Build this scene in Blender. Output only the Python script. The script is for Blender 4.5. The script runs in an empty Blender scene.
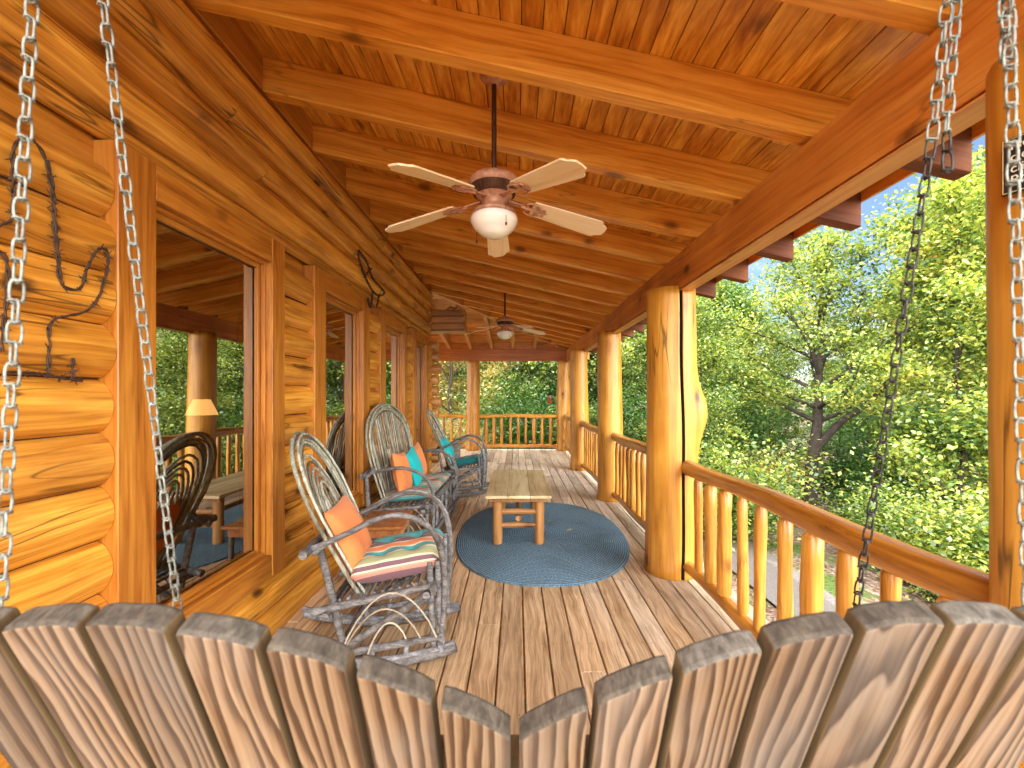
import bpy, math, random
import numpy as np
from mathutils import Vector, Matrix, Euler
random.seed(7)
PI = math.pi
S = bpy.context.scene
COL = S.collection
CAMH = 1.57
F = 437.0

# ------------------------------------------------------------------ helpers
def V(*a): return Vector(a)

class MB:
    """collects geometry for one mesh object"""
    def __init__(s): s.v = []; s.f = []; s.m = []; s.s = []
    def add(s, vs, fs, mi=0, smooth=False):
        b = len(s.v)
        s.v += [tuple(p) for p in vs]
        for f in fs:
            s.f.append(tuple(i + b for i in f)); s.m.append(mi); s.s.append(smooth)
    def box(s, x0, x1, y0, y1, z0, z1, mi=0, M=None, bev=0.0):
        if bev > 0:
            import itertools
            b = min(bev, (x1-x0)*.45, (y1-y0)*.45, (z1-z0)*.45)
            X = (x0, x1); Y = (y0, y1); Z = (z0, z1)
            vs = []; idx = {}
            for i in (0, 1):
                for j in (0, 1):
                    for k in (0, 1):
                        sx = b if i == 0 else -b; sy = b if j == 0 else -b; sz = b if k == 0 else -b
                        for ax, p in ((0, (X[i], Y[j]+sy, Z[k]+sz)), (1, (X[i]+sx, Y[j], Z[k]+sz)), (2, (X[i]+sx, Y[j]+sy, Z[k]))):
                            idx[(i, j, k, ax)] = len(vs); vs.append(V(*p))
            fs = []
            g = lambda i, j, k, a: idx[(i, j, k, a)]
            for i in (0, 1):
                q = [g(i,0,0,0), g(i,1,0,0), g(i,1,1,0), g(i,0,1,0)]; fs.append(q if i else q[::-1])
                q = [g(0,i,0,1), g(1,i,0,1), g(1,i,1,1), g(0,i,1,1)]; fs.append(q[::-1] if i else q)
                q = [g(0,0,i,2), g(1,0,i,2), g(1,1,i,2), g(0,1,i,2)]; fs.append(q if i else q[::-1])
            for a in (0, 1):
                for c in (0, 1):
                    fs.append([g(0,a,c,1), g(1,a,c,1), g(1,a,c,2), g(0,a,c,2)])
                    fs.append([g(a,0,c,0), g(a,1,c,0), g(a,1,c,2), g(a,0,c,2)])
                    fs.append([g(a,c,0,0), g(a,c,1,0), g(a,c,1,1), g(a,c,0,1)])
            for i in (0, 1):
                for j in (0, 1):
                    for k in (0, 1):
                        fs.append([g(i,j,k,0), g(i,j,k,1), g(i,j,k,2)])
        else:
            vs = [V(x, y, z) for x in (x0, x1) for y in (y0, y1) for z in (z0, z1)]
            fs = [(0,1,3,2), (4,6,7,5), (0,4,5,1), (2,3,7,6), (0,2,6,4), (1,5,7,3)]
        if M is not None: vs = [M @ p for p in vs]
        s.add(vs, fs, mi)
    def tube(s, pts, rad, n=8, cap=True, mi=0, wob=0.0, closed=False, capmi=None):
        pts = [Vector(p) for p in pts]
        m = len(pts)
        if not hasattr(rad, '__len__'): rad = [rad]*m
        vs = []; up = None
        for i, p in enumerate(pts):
            if closed: t = pts[(i+1) % m] - pts[i-1]
            else: t = pts[min(i+1, m-1)] - pts[max(i-1, 0)]
            if t.length < 1e-9: t = V(0, 0, 1)
            t.normalize()
            if up is None:
                up = V(0, 0, 1) if abs(t.z) < .9 else V(1, 0, 0)
            a = up - t*up.dot(t)
            if a.length < 1e-6: a = t.orthogonal()
            a.normalize(); b = t.cross(a); up = a
            for k in range(n):
                th = 2*PI*k/n
                r = rad[i]*(1 + (random.uniform(-wob, wob) if wob else 0))
                vs.append(p + a*math.cos(th)*r + b*math.sin(th)*r)
        fs = []
        for i in range(m if closed else m-1):
            j = (i+1) % m
            for k in range(n):
                l = (k+1) % n
                fs.append((i*n+k, i*n+l, j*n+l, j*n+k))
        s.add(vs, fs, mi, True)
        if cap and not closed:
            cm = mi if capmi is None else capmi
            s.add(vs[:n], [tuple(range(n))[::-1]], cm, False)
            s.add(vs[-n:], [tuple(range(n))], cm, False)
    def lathe(s, prof, n=24, c=(0,0,0), mi=0, smooth=True):
        vs = []; fs = []
        for (r, z) in prof:
            for k in range(n):
                a = 2*PI*k/n
                vs.append(V(c[0]+r*math.cos(a), c[1]+r*math.sin(a), c[2]+z))
        for i in range(len(prof)-1):
            for k in range(n):
                l = (k+1) % n
                fs.append((i*n+k, i*n+l, (i+1)*n+l, (i+1)*n+k))
        s.add(vs, fs, mi, smooth)
    def prism(s, poly, d, mi=0, capmi=None):
        """poly: list of 3d points (ccw seen from -d), extruded by vector d"""
        n = len(poly); d = Vector(d)
        vs = [Vector(p) for p in poly] + [Vector(p)+d for p in poly]
        s.add(vs, [(k, (k+1) % n, n+(k+1) % n, n+k) for k in range(n)], mi)
        s.add(vs, [tuple(range(n))[::-1], tuple(range(n, 2*n))], mi if capmi is None else capmi)
    def build(s, name, mats, parent=None, loc=None, fix=True):
        me = bpy.data.meshes.new(name)
        me.from_pydata(s.v, [], s.f)
        if not isinstance(mats, (list, tuple)): mats = [mats]
        for m in mats: me.materials.append(m)
        me.polygons.foreach_set('material_index', s.m)
        me.polygons.foreach_set('use_smooth', s.s)
        me.update()
        if fix:
            import bmesh
            bm = bmesh.new(); bm.from_mesh(me)
            bmesh.ops.recalc_face_normals(bm, faces=bm.faces)
            bm.to_mesh(me); bm.free()
        o = bpy.data.objects.new(name, me); COL.objects.link(o)
        if parent: o.parent = parent
        if loc: o.location = loc
        return o

def tag(o, label=None, cat=None, group=None, kind=None):
    if label: o['label'] = label
    if cat: o['category'] = cat
    if group: o['group'] = group
    if kind: o['kind'] = kind
    return o

def empty(name, loc=(0,0,0), rz=0.0):
    o = bpy.data.objects.new(name, None); COL.objects.link(o)
    o.location = loc; o.rotation_euler = (0, 0, rz); o.empty_display_size = .1
    return o

def copy_tree(o, parent=None):
    c = o.copy(); COL.objects.link(c)
    if parent: c.parent = parent
    for ch in [x for x in bpy.data.objects if x.parent == o]:
        copy_tree(ch, c)
    return c

def catmull(P, n=6, closed=False):
    P = [Vector(p) for p in P]; out = []
    m = len(P)
    rng = range(m) if closed else range(m-1)
    for i in rng:
        if closed: p0, p1, p2, p3 = P[i-1], P[i], P[(i+1) % m], P[(i+2) % m]
        else: p0, p1, p2, p3 = P[max(i-1,0)], P[i], P[i+1], P[min(i+2,m-1)]
        for k in range(n):
            t = k/n
            out.append(.5*((2*p1)+(p2-p0)*t+(2*p0-5*p1+4*p2-p3)*t*t+(3*p1-p0-3*p2+p3)*t**3))
    if not closed: out.append(P[-1])
    return out

# ------------------------------------------------------------------ materials
class NT:
    def __init__(s, name):
        s.mat = bpy.data.materials.new(name); s.mat.use_nodes = True
        s.t = s.mat.node_tree; s.t.nodes.clear()
        s.out = s.n('ShaderNodeOutputMaterial')
    def n(s, typ, **kw):
        nd = s.t.nodes.new(typ)
        for k, v in kw.items(): setattr(nd, k, v)
        return nd
    def l(s, a, b): s.t.links.new(a, b)
    def val(s, sock, x):
        if hasattr(x, 'is_linked') or hasattr(x, 'links'): s.l(x, sock)
        else: sock.default_value = x
    def math(s, op, a, b=None, clamp=False):
        nd = s.n('ShaderNodeMath', operation=op); nd.use_clamp = clamp
        s.val(nd.inputs[0], a)
        if b is not None: s.val(nd.inputs[1], b)
        return nd.outputs[0]
    def vmath(s, op, a, b):
        nd = s.n('ShaderNodeVectorMath', operation=op)
        s.val(nd.inputs[0], a); s.val(nd.inputs[1], b)
        return nd.outputs[0]
    def noise(s, vec, scale, detail=3, rough=.55, dist=0.0):
        nd = s.n('ShaderNodeTexNoise'); s.l(vec, nd.inputs['Vector'])
        nd.inputs['Scale'].default_value = scale; nd.inputs['Detail'].default_value = detail
        nd.inputs['Roughness'].default_value = rough; nd.inputs['Distortion'].default_value = dist
        return nd.outputs['Fac']
    def ramp(s, fac, stops, interp='LINEAR'):
        nd = s.n('ShaderNodeValToRGB'); s.l(fac, nd.inputs[0])
        cr = nd.color_ramp; cr.interpolation = interp
        while len(cr.elements) < len(stops): cr.elements.new(.5)
        for e, (p, c) in zip(cr.elements, stops):
            e.position = p; e.color = (c[0], c[1], c[2], 1) if hasattr(c, '__len__') else (c, c, c, 1)
        return nd.outputs[0]
    def mix(s, fac, a, b, mode='MIX'):
        nd = s.n('ShaderNodeMix', data_type='RGBA', blend_type=mode); nd.clamp_factor = True
        s.val(nd.inputs['Factor'], fac)
        for sk, x in ((nd.inputs[6], a), (nd.inputs[7], b)):
            if hasattr(x, 'links'): s.l(x, sk)
            else: sk.default_value = (x[0], x[1], x[2], 1)
        return nd.outputs[2]
    def bsdf(s, color, rough=.5, metallic=0.0, spec=.5, coat=0.0, bump=None, bstr=.3, bdist=.002, **kw):
        b = s.n('ShaderNodeBsdfPrincipled')
        if hasattr(color, 'links'): s.l(color, b.inputs['Base Color'])
        else: b.inputs['Base Color'].default_value = (*color[:3], 1)
        s.val(b.inputs['Roughness'], rough)
        b.inputs['Metallic'].default_value = metallic
        b.inputs['Specular IOR Level'].default_value = spec
        b.inputs['Coat Weight'].default_value = coat
        b.inputs['Coat Roughness'].default_value = .25
        for k, v in kw.items(): b.inputs[k].default_value = v
        if bump is not None:
            bp = s.n('ShaderNodeBump'); bp.inputs['Strength'].default_value = bstr
            bp.inputs['Distance'].default_value = bdist
            s.l(bump, bp.inputs['Height']); s.l(bp.outputs[0], b.inputs['Normal'])
        return b
    def done(s, shader):
        s.l(shader.outputs[0] if hasattr(shader, 'outputs') else shader, s.out.inputs[0]); return s.mat

def wood(name, dark, mid, light, axis='Y', rot=(0,0,0), across=28, along=1.1, knots=.5, rough=.42,
         bstr=.35, tone=.35, coat=.15, patch=None, patchcol=None, patchamt=.0, rings=0.0, seed=0, checks=0.0, kscale=3.6, stain=.45):
    T = NT(name)
    tc = T.n('ShaderNodeTexCoord'); geo = T.n('ShaderNodeNewGeometry'); oi = T.n('ShaderNodeObjectInfo')
    r = T.math('ADD', geo.outputs['Random Per Island'], oi.outputs['Random'])
    cb = T.n('ShaderNodeCombineXYZ')
    T.l(T.math('MULTIPLY', r, 37.3), cb.inputs[0]); T.l(T.math('MULTIPLY', r, 51.7), cb.inputs[1]); T.l(T.math('MULTIPLY', r, 23.1), cb.inputs[2])
    mp0 = T.n('ShaderNodeMapping'); mp0.inputs['Rotation'].default_value = rot
    T.l(tc.outputs['Object'], mp0.inputs[0])
    base = T.vmath('ADD', mp0.outputs[0], cb.outputs[0])
    sc = {'X': (along/across, 1, 1), 'Y': (1, along/across, 1), 'Z': (1, 1, along/across)}[axis]
    wn = T.noise(base, 1.3, 2)                      # warps the grain
    wc = T.n('ShaderNodeCombineXYZ')
    for i in range(3): T.l(T.math('MULTIPLY', wn, .05), wc.inputs[i])
    vec = T.vmath('ADD', base, wc.outputs[0])
    vec = T.vmath('MULTIPLY', vec, sc)
    g1 = T.noise(vec, across, 6, .6, .6)
    g2 = T.noise(vec, across*3.2, 4, .6)
    sck = {'X': (.18, 1, 1), 'Y': (1, .18, 1), 'Z': (1, 1, .18)}[axis]
    kv = T.vmath('MULTIPLY', base, {'X': (.55, 1, 1), 'Y': (1, .55, 1), 'Z': (1, 1, .55)}[axis])
    vo = T.n('ShaderNodeTexVoronoi'); vo.inputs['Scale'].default_value = kscale; T.l(kv, vo.inputs['Vector'])
    vo.inputs['Randomness'].default_value = 1
    kd = T.math('ADD', vo.outputs['Distance'], T.math('MULTIPLY', T.math('SUBTRACT', T.noise(base, 22, 2), .5), .06))
    kn = T.ramp(kd, [(.06, 1), (.135, 0)])
    halo = T.ramp(kd, [(.08, 1), (.34, 0)])
    fac = T.math('ADD', T.math('MULTIPLY', g1, .65), T.math('MULTIPLY', g2, .35))
    if rings > 0:
        wv = T.n('ShaderNodeTexWave', wave_type='BANDS', bands_direction='DIAGONAL')
        v2 = T.vmath('MULTIPLY', vec, (1, 1, 1))
        T.l(v2, wv.inputs['Vector']); wv.inputs['Scale'].default_value = rings
        wv.inputs['Distortion'].default_value = 9; wv.inputs['Detail'].default_value = 2; wv.inputs['Detail Scale'].default_value = .35
        fac = T.math('ADD', T.math('MULTIPLY', fac, .45), T.math('MULTIPLY', wv.outputs['Fac'], .42))
        fac = T.math('ADD', fac, .03)
    fac = T.math('SUBTRACT', fac, T.math('MULTIPLY', halo, .10*knots))
    col = T.ramp(fac, [(.34, dark), (.47, mid), (.62, light)])
    big = T.noise(base, 1.7, 3)
    tn = T.math('ADD', T.math('MULTIPLY', T.math('SUBTRACT', big, .5), tone*1.6), T.math('MULTIPLY', T.math('SUBTRACT', geo.outputs['Random Per Island'], .5), tone))
    tn = T.math('ADD', tn, 1.0)
    tcn = T.n('ShaderNodeCombineXYZ'); T.l(tn, tcn.inputs[0]); T.l(T.math('POWER', tn, 1.25), tcn.inputs[1]); T.l(T.math('POWER', tn, 1.5), tcn.inputs[2])
    col = T.mix(1.0, col, tcn.outputs[0], 'MULTIPLY')
    if stain > 0:
        sf = T.ramp(T.noise(T.vmath('MULTIPLY', vec, (1, 1, 1)), across*.5, 5, .65, .5), [(.55, 0), (.68, 1)])
        sm = T.ramp(T.noise(base, 2.6, 3), [(.42, 0), (.62, 1)])
        col = T.mix(T.math('MULTIPLY', T.math('MULTIPLY', sf, sm), stain), col, tuple(c*.5 for c in dark))
    if patchamt > 0:
        pf = T.ramp(T.noise(T.vmath('MULTIPLY', base, sck), 3.0, 5, .65), [(.42, 0), (.68, 1)])
        col = T.mix(T.math('MULTIPLY', pf, patchamt), col, patchcol)
    if knots > 0:
        col = T.mix(T.math('MULTIPLY', kn, min(1, knots*1.1)), col, tuple(c*.28 for c in dark))
    h = T.math('ADD', fac, T.math('MULTIPLY', kn, -.3))
    if checks > 0:
        cv = T.vmath('MULTIPLY', base, {'X': (.08, 1, 1), 'Y': (1, .08, 1), 'Z': (1, 1, .08)}[axis])
        ck = T.ramp(T.noise(cv, 9, 2, .5, .3), [(.485, 0), (.5, 1), (.515, 0)])
        msk = T.ramp(T.noise(base, 1.1, 1), [(.5, 0), (.56, 1)])
        ck = T.math('MULTIPLY', T.math('MULTIPLY', ck, msk), checks)
        col = T.mix(ck, col, tuple(c*.12 for c in dark))
        h = T.math('SUBTRACT', h, T.math('MULTIPLY', ck, .8))
    rr = T.math('ADD', T.math('MULTIPLY', g1, .25), rough-.12)
    return T.done(T.bsdf(col, rr, coat=coat, bump=h, bstr=bstr, bdist=.004))

def plain(name, color, rough=.5, metallic=0, var=.25, scale=14, bstr=.2, spec=.5, **kw):
    T = NT(name); tc = T.n('ShaderNodeTexCoord')
    nz = T.noise(tc.outputs['Object'], scale, 5)
    c = T.ramp(nz, [(.25, [x*(1-var) for x in color]), (.75, [min(1, x*(1+var)) for x in color])])
    return T.done(T.bsdf(c, rough, metallic=metallic, bump=nz, bstr=bstr, spec=spec, **kw))

M = {}
M['wall'] = wood('honey_log_wood', (.26,.085,.008), (.58,.235,.021), (.80,.41,.058), 'Y', across=26, along=.8, knots=.85, tone=.4, patchamt=.2, patchcol=(.28,.13,.045), checks=.8, stain=.4, rough=.5, coat=.05, seed=1)
M['trim_y'] = wood('honey_trim_wood', (.24,.070,.008), (.46,.165,.017), (.62,.27,.038), 'Y', across=26, knots=.45, tone=.3)
M['trim_z'] = wood('honey_trim_upright_wood', (.22,.065,.008), (.43,.150,.016), (.58,.25,.035), 'Z', across=26, knots=.45, tone=.35)
M['logend'] = wood('log_end_wood', (.22,.09,.02), (.42,.19,.045), (.55,.28,.08), 'X', across=14, along=.9, knots=.5, tone=.5)
A_R = math.atan(.227)
M['rafter'] = wood('orange_rafter_wood', (.44,.15,.013), (.72,.31,.038), (.88,.48,.09), 'X', rot=(0, -A_R, 0), across=20, along=.6, knots=.7, tone=.25, checks=.5, stain=.3, kscale=3.0)
M['rafter_y'] = wood('pale_rafter_wood', (.40,.15,.04), (.55,.26,.09), (.68,.36,.15), 'Y', across=20, along=.7, knots=.5, tone=.3)
M['beam'] = wood('red_brown_beam_wood', (.32,.085,.011), (.57,.19,.028), (.70,.31,.06), 'Y', across=15, along=.5, knots=1.0, tone=.45, checks=.7, kscale=3.0)
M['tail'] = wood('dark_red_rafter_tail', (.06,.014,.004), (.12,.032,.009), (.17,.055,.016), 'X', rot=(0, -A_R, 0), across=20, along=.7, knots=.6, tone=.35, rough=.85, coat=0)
M['beam_bounce'] = wood('bounce_lit_beam_wood', (.40,.13,.03), (.58,.23,.06), (.68,.33,.10), 'Y', across=18, along=.6, knots=.3, tone=.2)
M['beam_x'] = wood('far_beam_wood', (.30,.08,.014), (.46,.14,.025), (.55,.20,.04), 'X', across=18, along=.6, knots=.6, tone=.35)
M['ceil'] = wood('stained_ceiling_board', (.28,.078,.005), (.62,.26,.022), (.88,.50,.08), 'Y', across=15, along=2.2, knots=.7, tone=.25, patchamt=.45, patchcol=(.42,.13,.008), rough=.4, coat=.3, stain=.4)
M['ceil_x'] = wood('stained_ceiling_board_far', (.40,.14,.025), (.66,.26,.05), (.80,.40,.10), 'X', across=15, along=1.6, knots=.6, tone=.6, patchamt=.3, patchcol=(.20,.05,.01))
M['post'] = wood('golden_peeled_log', (.30,.105,.010), (.58,.26,.027), (.74,.40,.065), 'Z', across=10, along=.5, knots=1.0, tone=.4, rough=.42, coat=.2, patchamt=.4, patchcol=(.40,.14,.015), checks=.8)
M['rail'] = wood('varnished_rail_log', (.16,.050,.007), (.38,.145,.018), (.54,.25,.04), 'Y', across=12, along=.6, knots=.9, tone=.6, rough=.30, coat=.5)
M['rail_x'] = wood('varnished_far_rail_log', (.34,.12,.012), (.58,.25,.03), (.70,.36,.06), 'X', across=14, along=.6, knots=.7, tone=.35, rough=.3, coat=.4)
M['bal'] = wood('golden_baluster_log', (.20,.068,.008), (.46,.19,.022), (.66,.33,.055), 'Z', across=16, along=.8, knots=.6, tone=.6, rough=.35, coat=.3, checks=.5)
M['seam'] = plain('shaded_log_seam', (.10,.035,.008), .9, var=.5, scale=20)  # dark log joint with the groove shade painted into its colour
M['soil'] = plain('dark_gap', (.02,.012,.008), .9)
M['iron'] = plain('rusty_wire', (.06,.032,.018), .7, .3, var=.6, scale=60, bstr=.5)
M['iron_black'] = plain('black_iron', (.012,.012,.013), .5, .4)
M['galv'] = plain('galvanised_chain', (.19,.205,.185), .55, .2, var=.6, scale=90, bstr=.3)
M['chain_backlit'] = plain('backlit_dark_chain', (.035,.033,.03), .5, .6, var=.5, scale=90)  # backlit look of the lower links put into a darker colour
M['copper'] = plain('antique_copper', (.48,.25,.16), .5, .15, var=.45, scale=30, bstr=.3)
M['copper_dark'] = plain('dark_bronze', (.085,.035,.02), .45, .5, var=.4, scale=30)
M['blade'] = wood('washed_oak_blade', (.72,.52,.28), (.86,.68,.42), (.90,.76,.54), 'X', across=22, along=1.2, knots=0, stain=0, tone=.12, rough=.45, coat=.1)
def opal():
    T = NT('opal_glass_globe')
    return T.done(T.bsdf((.86,.86,.83), .22, spec=.5, coat=.4, **{'Subsurface Weight': .3, 'Subsurface Scale': .05}))
M['opal'] = opal()
M['twig'] = wood('grey_weathered_bark', (.035,.034,.036), (.115,.115,.12), (.27,.27,.28), 'X', across=34, along=14, knots=.5, tone=.8, rough=.75, bstr=.8, coat=0, patchamt=.25, patchcol=(.13,.10,.085))
M['twig_pale'] = wood('pale_peeled_twig', (.26,.22,.16), (.40,.36,.28), (.52,.48,.40), 'X', across=34, along=14, knots=0, tone=.5, rough=.7, coat=0)
M['rod'] = wood('grey_green_willow_rod', (.09,.09,.065), (.24,.24,.185), (.42,.42,.34), 'Z', across=40, along=9, knots=0, tone=.9, rough=.65, coat=0)
M['redwood'] = wood('red_brown_table_wood', (.20,.06,.015), (.36,.13,.035), (.48,.20,.06), 'Y', across=20, along=1, knots=.4, tone=.5)
M['tabletop'] = wood('bleached_plank', (.36,.27,.13), (.60,.50,.29), (.74,.64,.42), 'Y', across=14, along=.9, knots=.3, stain=.15, tone=.35, rough=.5, coat=.1, patchamt=.3, patchcol=(.45,.34,.17))
M['tableleg'] = wood('brown_peeled_leg', (.20,.08,.022), (.38,.17,.05), (.50,.26,.09), 'Z', across=16, along=.9, knots=.7, tone=.5, patchamt=.4, patchcol=(.16,.08,.03))
M['tablerung'] = wood('brown_peeled_rung', (.18,.07,.02), (.34,.15,.045), (.46,.24,.08), 'X', across=16, along=.9, knots=.6, tone=.4)
M['slat'] = wood('weathered_swing_slat', (.155,.088,.045), (.46,.315,.20), (.68,.52,.38), 'Z', across=17, along=1.1, knots=.35, tone=.35, rough=.7, coat=0, rings=11, bstr=.5, patchamt=.28, patchcol=(.50,.40,.30))
def slat_mat():
    T = NT('weathered_swing_slat'); tc = T.n('ShaderNodeTexCoord'); oi = T.n('ShaderNodeObjectInfo'); r = oi.outputs['Random']
    cb = T.n('ShaderNodeCombineXYZ')
    T.l(T.math('MULTIPLY', r, 31), cb.inputs[0]); T.l(T.math('MULTIPLY', r, 17), cb.inputs[1]); T.l(T.math('MULTIPLY', r, 53), cb.inputs[2])
    base = T.vmath('ADD', tc.outputs['Object'], cb.outputs[0])
    # growth rings cut by the board: distance to a far, wandering pith line
    sx = T.n('ShaderNodeSeparateXYZ'); T.l(tc.outputs['Object'], sx.inputs[0])
    lowv = T.vmath('MULTIPLY', base, (4.5, 3.2, .9))
    lo = T.noise(lowv, 1.6, 2, .45)
    lo2 = T.noise(T.vmath('MULTIPLY', base, (1, 1, .25)), 26, 3, .5)
    ph = T.math('ADD', T.math('MULTIPLY', sx.outputs[0], 46), T.math('MULTIPLY', lo, T.math('ADD', 3.0, T.math('MULTIPLY', T.math('FRACT', T.math('MULTIPLY', r, 7.7)), 9.0))))
    ph = T.math('ADD', ph, T.math('MULTIPLY', lo2, .6)); ph = T.math('ADD', ph, T.math('MULTIPLY', r, 9))
    ph = T.math('FRACT', ph)
    ring = T.ramp(ph, [(0, 0), (.30, .25), (.72, .8), (.88, 1), (.97, .1)])
    fine = T.noise(T.vmath('MULTIPLY', base, (1, 1, .02)), 190, 4, .6)
    f = T.math('ADD', T.math('MULTIPLY', ring, .50), T.math('MULTIPLY', fine, .55))
    col = T.ramp(f, [(.20, (.205,.140,.088)), (.46, (.130,.078,.043)), (.62, (.050,.025,.012)), (.95, (.022,.012,.006))])
    gr = T.ramp(T.noise(T.vmath('MULTIPLY', base, (1, 1, .4)), 7, 4, .6), [(.40, 0), (.70, .75)])
    col = T.mix(gr, col, T.ramp(f, [(.2, (.18,.155,.135)), (.9, (.055,.043,.036))]))
    tn = T.math('ADD', T.math('MULTIPLY', r, .35), .80); tv = T.n('ShaderNodeCombineXYZ')
    for i in range(3): T.l(tn, tv.inputs[i])
    col = T.mix(1, col, tv.outputs[0], 'MULTIPLY')
    return T.done(T.bsdf(col, .72, spec=.2, bump=f, bstr=.12, bdist=-.001))
M['slat'] = slat_mat()
M['slat_end'] = wood('grey_slat_end_grain', (.018,.014,.011), (.050,.042,.033), (.10,.086,.070), 'Y', across=60, along=30, knots=0, tone=.6, rough=.85, coat=0, bstr=.9)
M['slat_side'] = wood('greened_slat_edge', (.035,.020,.008), (.085,.052,.02), (.14,.095,.042), 'Z', across=26, along=1.5, knots=.2, tone=.5, rough=.8, coat=0)
M['stump'] = plain('grey_stump', (.20,.17,.14), .8, 0, .5, 20, .6)

def deck_mat():
    T = NT('deck_boards')
    tc = T.n('ShaderNodeTexCoord'); geo = T.n('ShaderNodeNewGeometry')
    r = geo.outputs['Random Per Island']
    cb = T.n('ShaderNodeCombineXYZ')
    T.l(T.math('MULTIPLY', r, 37.3), cb.inputs[0]); T.l(T.math('MULTIPLY', r, 51.7), cb.inputs[1])
    obj = tc.outputs['Object']
    base = T.vmath('ADD', obj, cb.outputs[0])
    wn = T.noise(base, 2.0, 2); wc = T.n('ShaderNodeCombineXYZ'); T.l(T.math('MULTIPLY', wn, .08), wc.inputs[0])
    vec = T.vmath('MULTIPLY', T.vmath('ADD', base, wc.outputs[0]), (1, .045, 1))
    g1 = T.noise(vec, 26, 6, .6, .8); g2 = T.noise(vec, 95, 4, .6)
    fac = T.math('ADD', T.math('MULTIPLY', g1, .6), T.math('MULTIPLY', g2, .4))
    warm = T.ramp(fac, [(.3, (.11,.052,.022)), (.45, (.40,.265,.145)), (.62, (.72,.53,.33))])
    grey = T.ramp(fac, [(.3, (.20,.175,.14)), (.47, (.50,.46,.39)), (.66, (.74,.70,.62))])
    sx = T.n('ShaderNodeSeparateXYZ'); T.l(obj, sx.inputs[0])
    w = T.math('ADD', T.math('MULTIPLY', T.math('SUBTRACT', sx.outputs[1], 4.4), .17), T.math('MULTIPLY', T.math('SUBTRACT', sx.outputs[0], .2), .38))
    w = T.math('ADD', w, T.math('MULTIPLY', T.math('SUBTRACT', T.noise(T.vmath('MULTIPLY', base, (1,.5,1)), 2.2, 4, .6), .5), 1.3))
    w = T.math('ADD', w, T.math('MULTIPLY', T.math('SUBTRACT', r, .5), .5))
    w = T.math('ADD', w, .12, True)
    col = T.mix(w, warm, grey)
    tn = T.math('ADD', T.math('MULTIPLY', r, .5), .72)
    tcn = T.n('ShaderNodeCombineXYZ')
    for i in range(3): T.l(tn, tcn.inputs[i])
    col = T.mix(1, col, tcn.outputs[0], 'MULTIPLY')
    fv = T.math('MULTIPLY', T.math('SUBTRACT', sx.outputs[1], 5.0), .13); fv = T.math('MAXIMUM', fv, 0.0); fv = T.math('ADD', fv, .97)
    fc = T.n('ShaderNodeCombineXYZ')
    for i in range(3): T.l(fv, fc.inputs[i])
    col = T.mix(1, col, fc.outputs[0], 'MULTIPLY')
    dirt = T.ramp(T.noise(obj, 1.6, 5, .7), [(.52, 0), (.76, .42)])
    col = T.mix(dirt, col, (.13,.075,.04))
    vo = T.n('ShaderNodeTexVoronoi'); vo.inputs['Scale'].default_value = 2.3; T.l(T.vmath('MULTIPLY', base, (1,.6,1)), vo.inputs['Vector'])
    kn = T.ramp(vo.outputs['Distance'], [(.03, 1), (.06, 0)])
    col = T.mix(T.math('MULTIPLY', kn, .7), col, (.05,.022,.01))
    return T.done(T.bsdf(col, .62, coat=.05, bump=fac, bstr=.5, bdist=.004))
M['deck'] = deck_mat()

def cushion_mat(name, axis, stripes, scale):
    T = NT(name); tc = T.n('ShaderNodeTexCoord')
    sx = T.n('ShaderNodeSeparateXYZ'); T.l(tc.outputs['Object'], sx.inputs[0])
    c = T.math('FRACT', T.math('ADD', T.math('MULTIPLY', T.math('ADD', sx.outputs[axis], T.math('MULTIPLY', sx.outputs[2], .9)), scale), 20.54))
    col = T.ramp(c, stripes, 'CONSTANT')
    wv = T.noise(T.vmath('MULTIPLY', tc.outputs['Object'], (300, 300, 300)), 1, 1)
    col = T.mix(.12, col, wv)
    return T.done(T.bsdf(col, .9, spec=.2, bump=wv, bstr=.4, bdist=.001, **{'Sheen Weight': .1}))
TEAL, ORG, PUR, CRM, GRN, BRN, PNK = (.02,.30,.34), (.66,.20,.05), (.15,.06,.10), (.70,.66,.46), (.34,.38,.19), (.14,.06,.04), (.68,.27,.20)
ST = []
for i, (w, c) in enumerate([(.06,GRN),(.05,PUR),(.04,PNK),(.02,CRM),(.05,PUR),(.03,CRM),(.12,GRN),(.04,CRM),(.10,TEAL),(.02,CRM),(.09,ORG),(.02,CRM),(.08,PUR),(.04,BRN),(.02,CRM),(.05,PUR),(.17,TEAL)]):
    ST.append((w, c))
acc = 0; stops = []
for w, c in ST: stops.append((min(acc, .999), c)); acc += w
M['stripe'] = cushion_mat('striped_outdoor_fabric', 1, stops, 1.66)
M['stripe_wide'] = cushion_mat('striped_bench_fabric', 1, stops, 2.6)
def fabric(name, c, s=200):
    T = NT(name); tc = T.n('ShaderNodeTexCoord')
    wv = T.noise(tc.outputs['Object'], s, 2); big = T.noise(tc.outputs['Object'], 5, 3)
    col = T.mix(T.math('MULTIPLY', wv, .35), c, [x*.6 for x in c])
    return T.done(T.bsdf(col, .9, spec=.2, bump=T.math('ADD', wv, T.math('MULTIPLY', big, 6)), bstr=.35, bdist=.003, **{'Sheen Weight': .15}))
M['orange'] = fabric('orange_fabric', (.78,.26,.085)); M['teal'] = fabric('turquoise_fabric', (.01,.46,.50)); M['tealdark'] = fabric('deep_teal_fabric', (.008,.17,.19))

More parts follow.
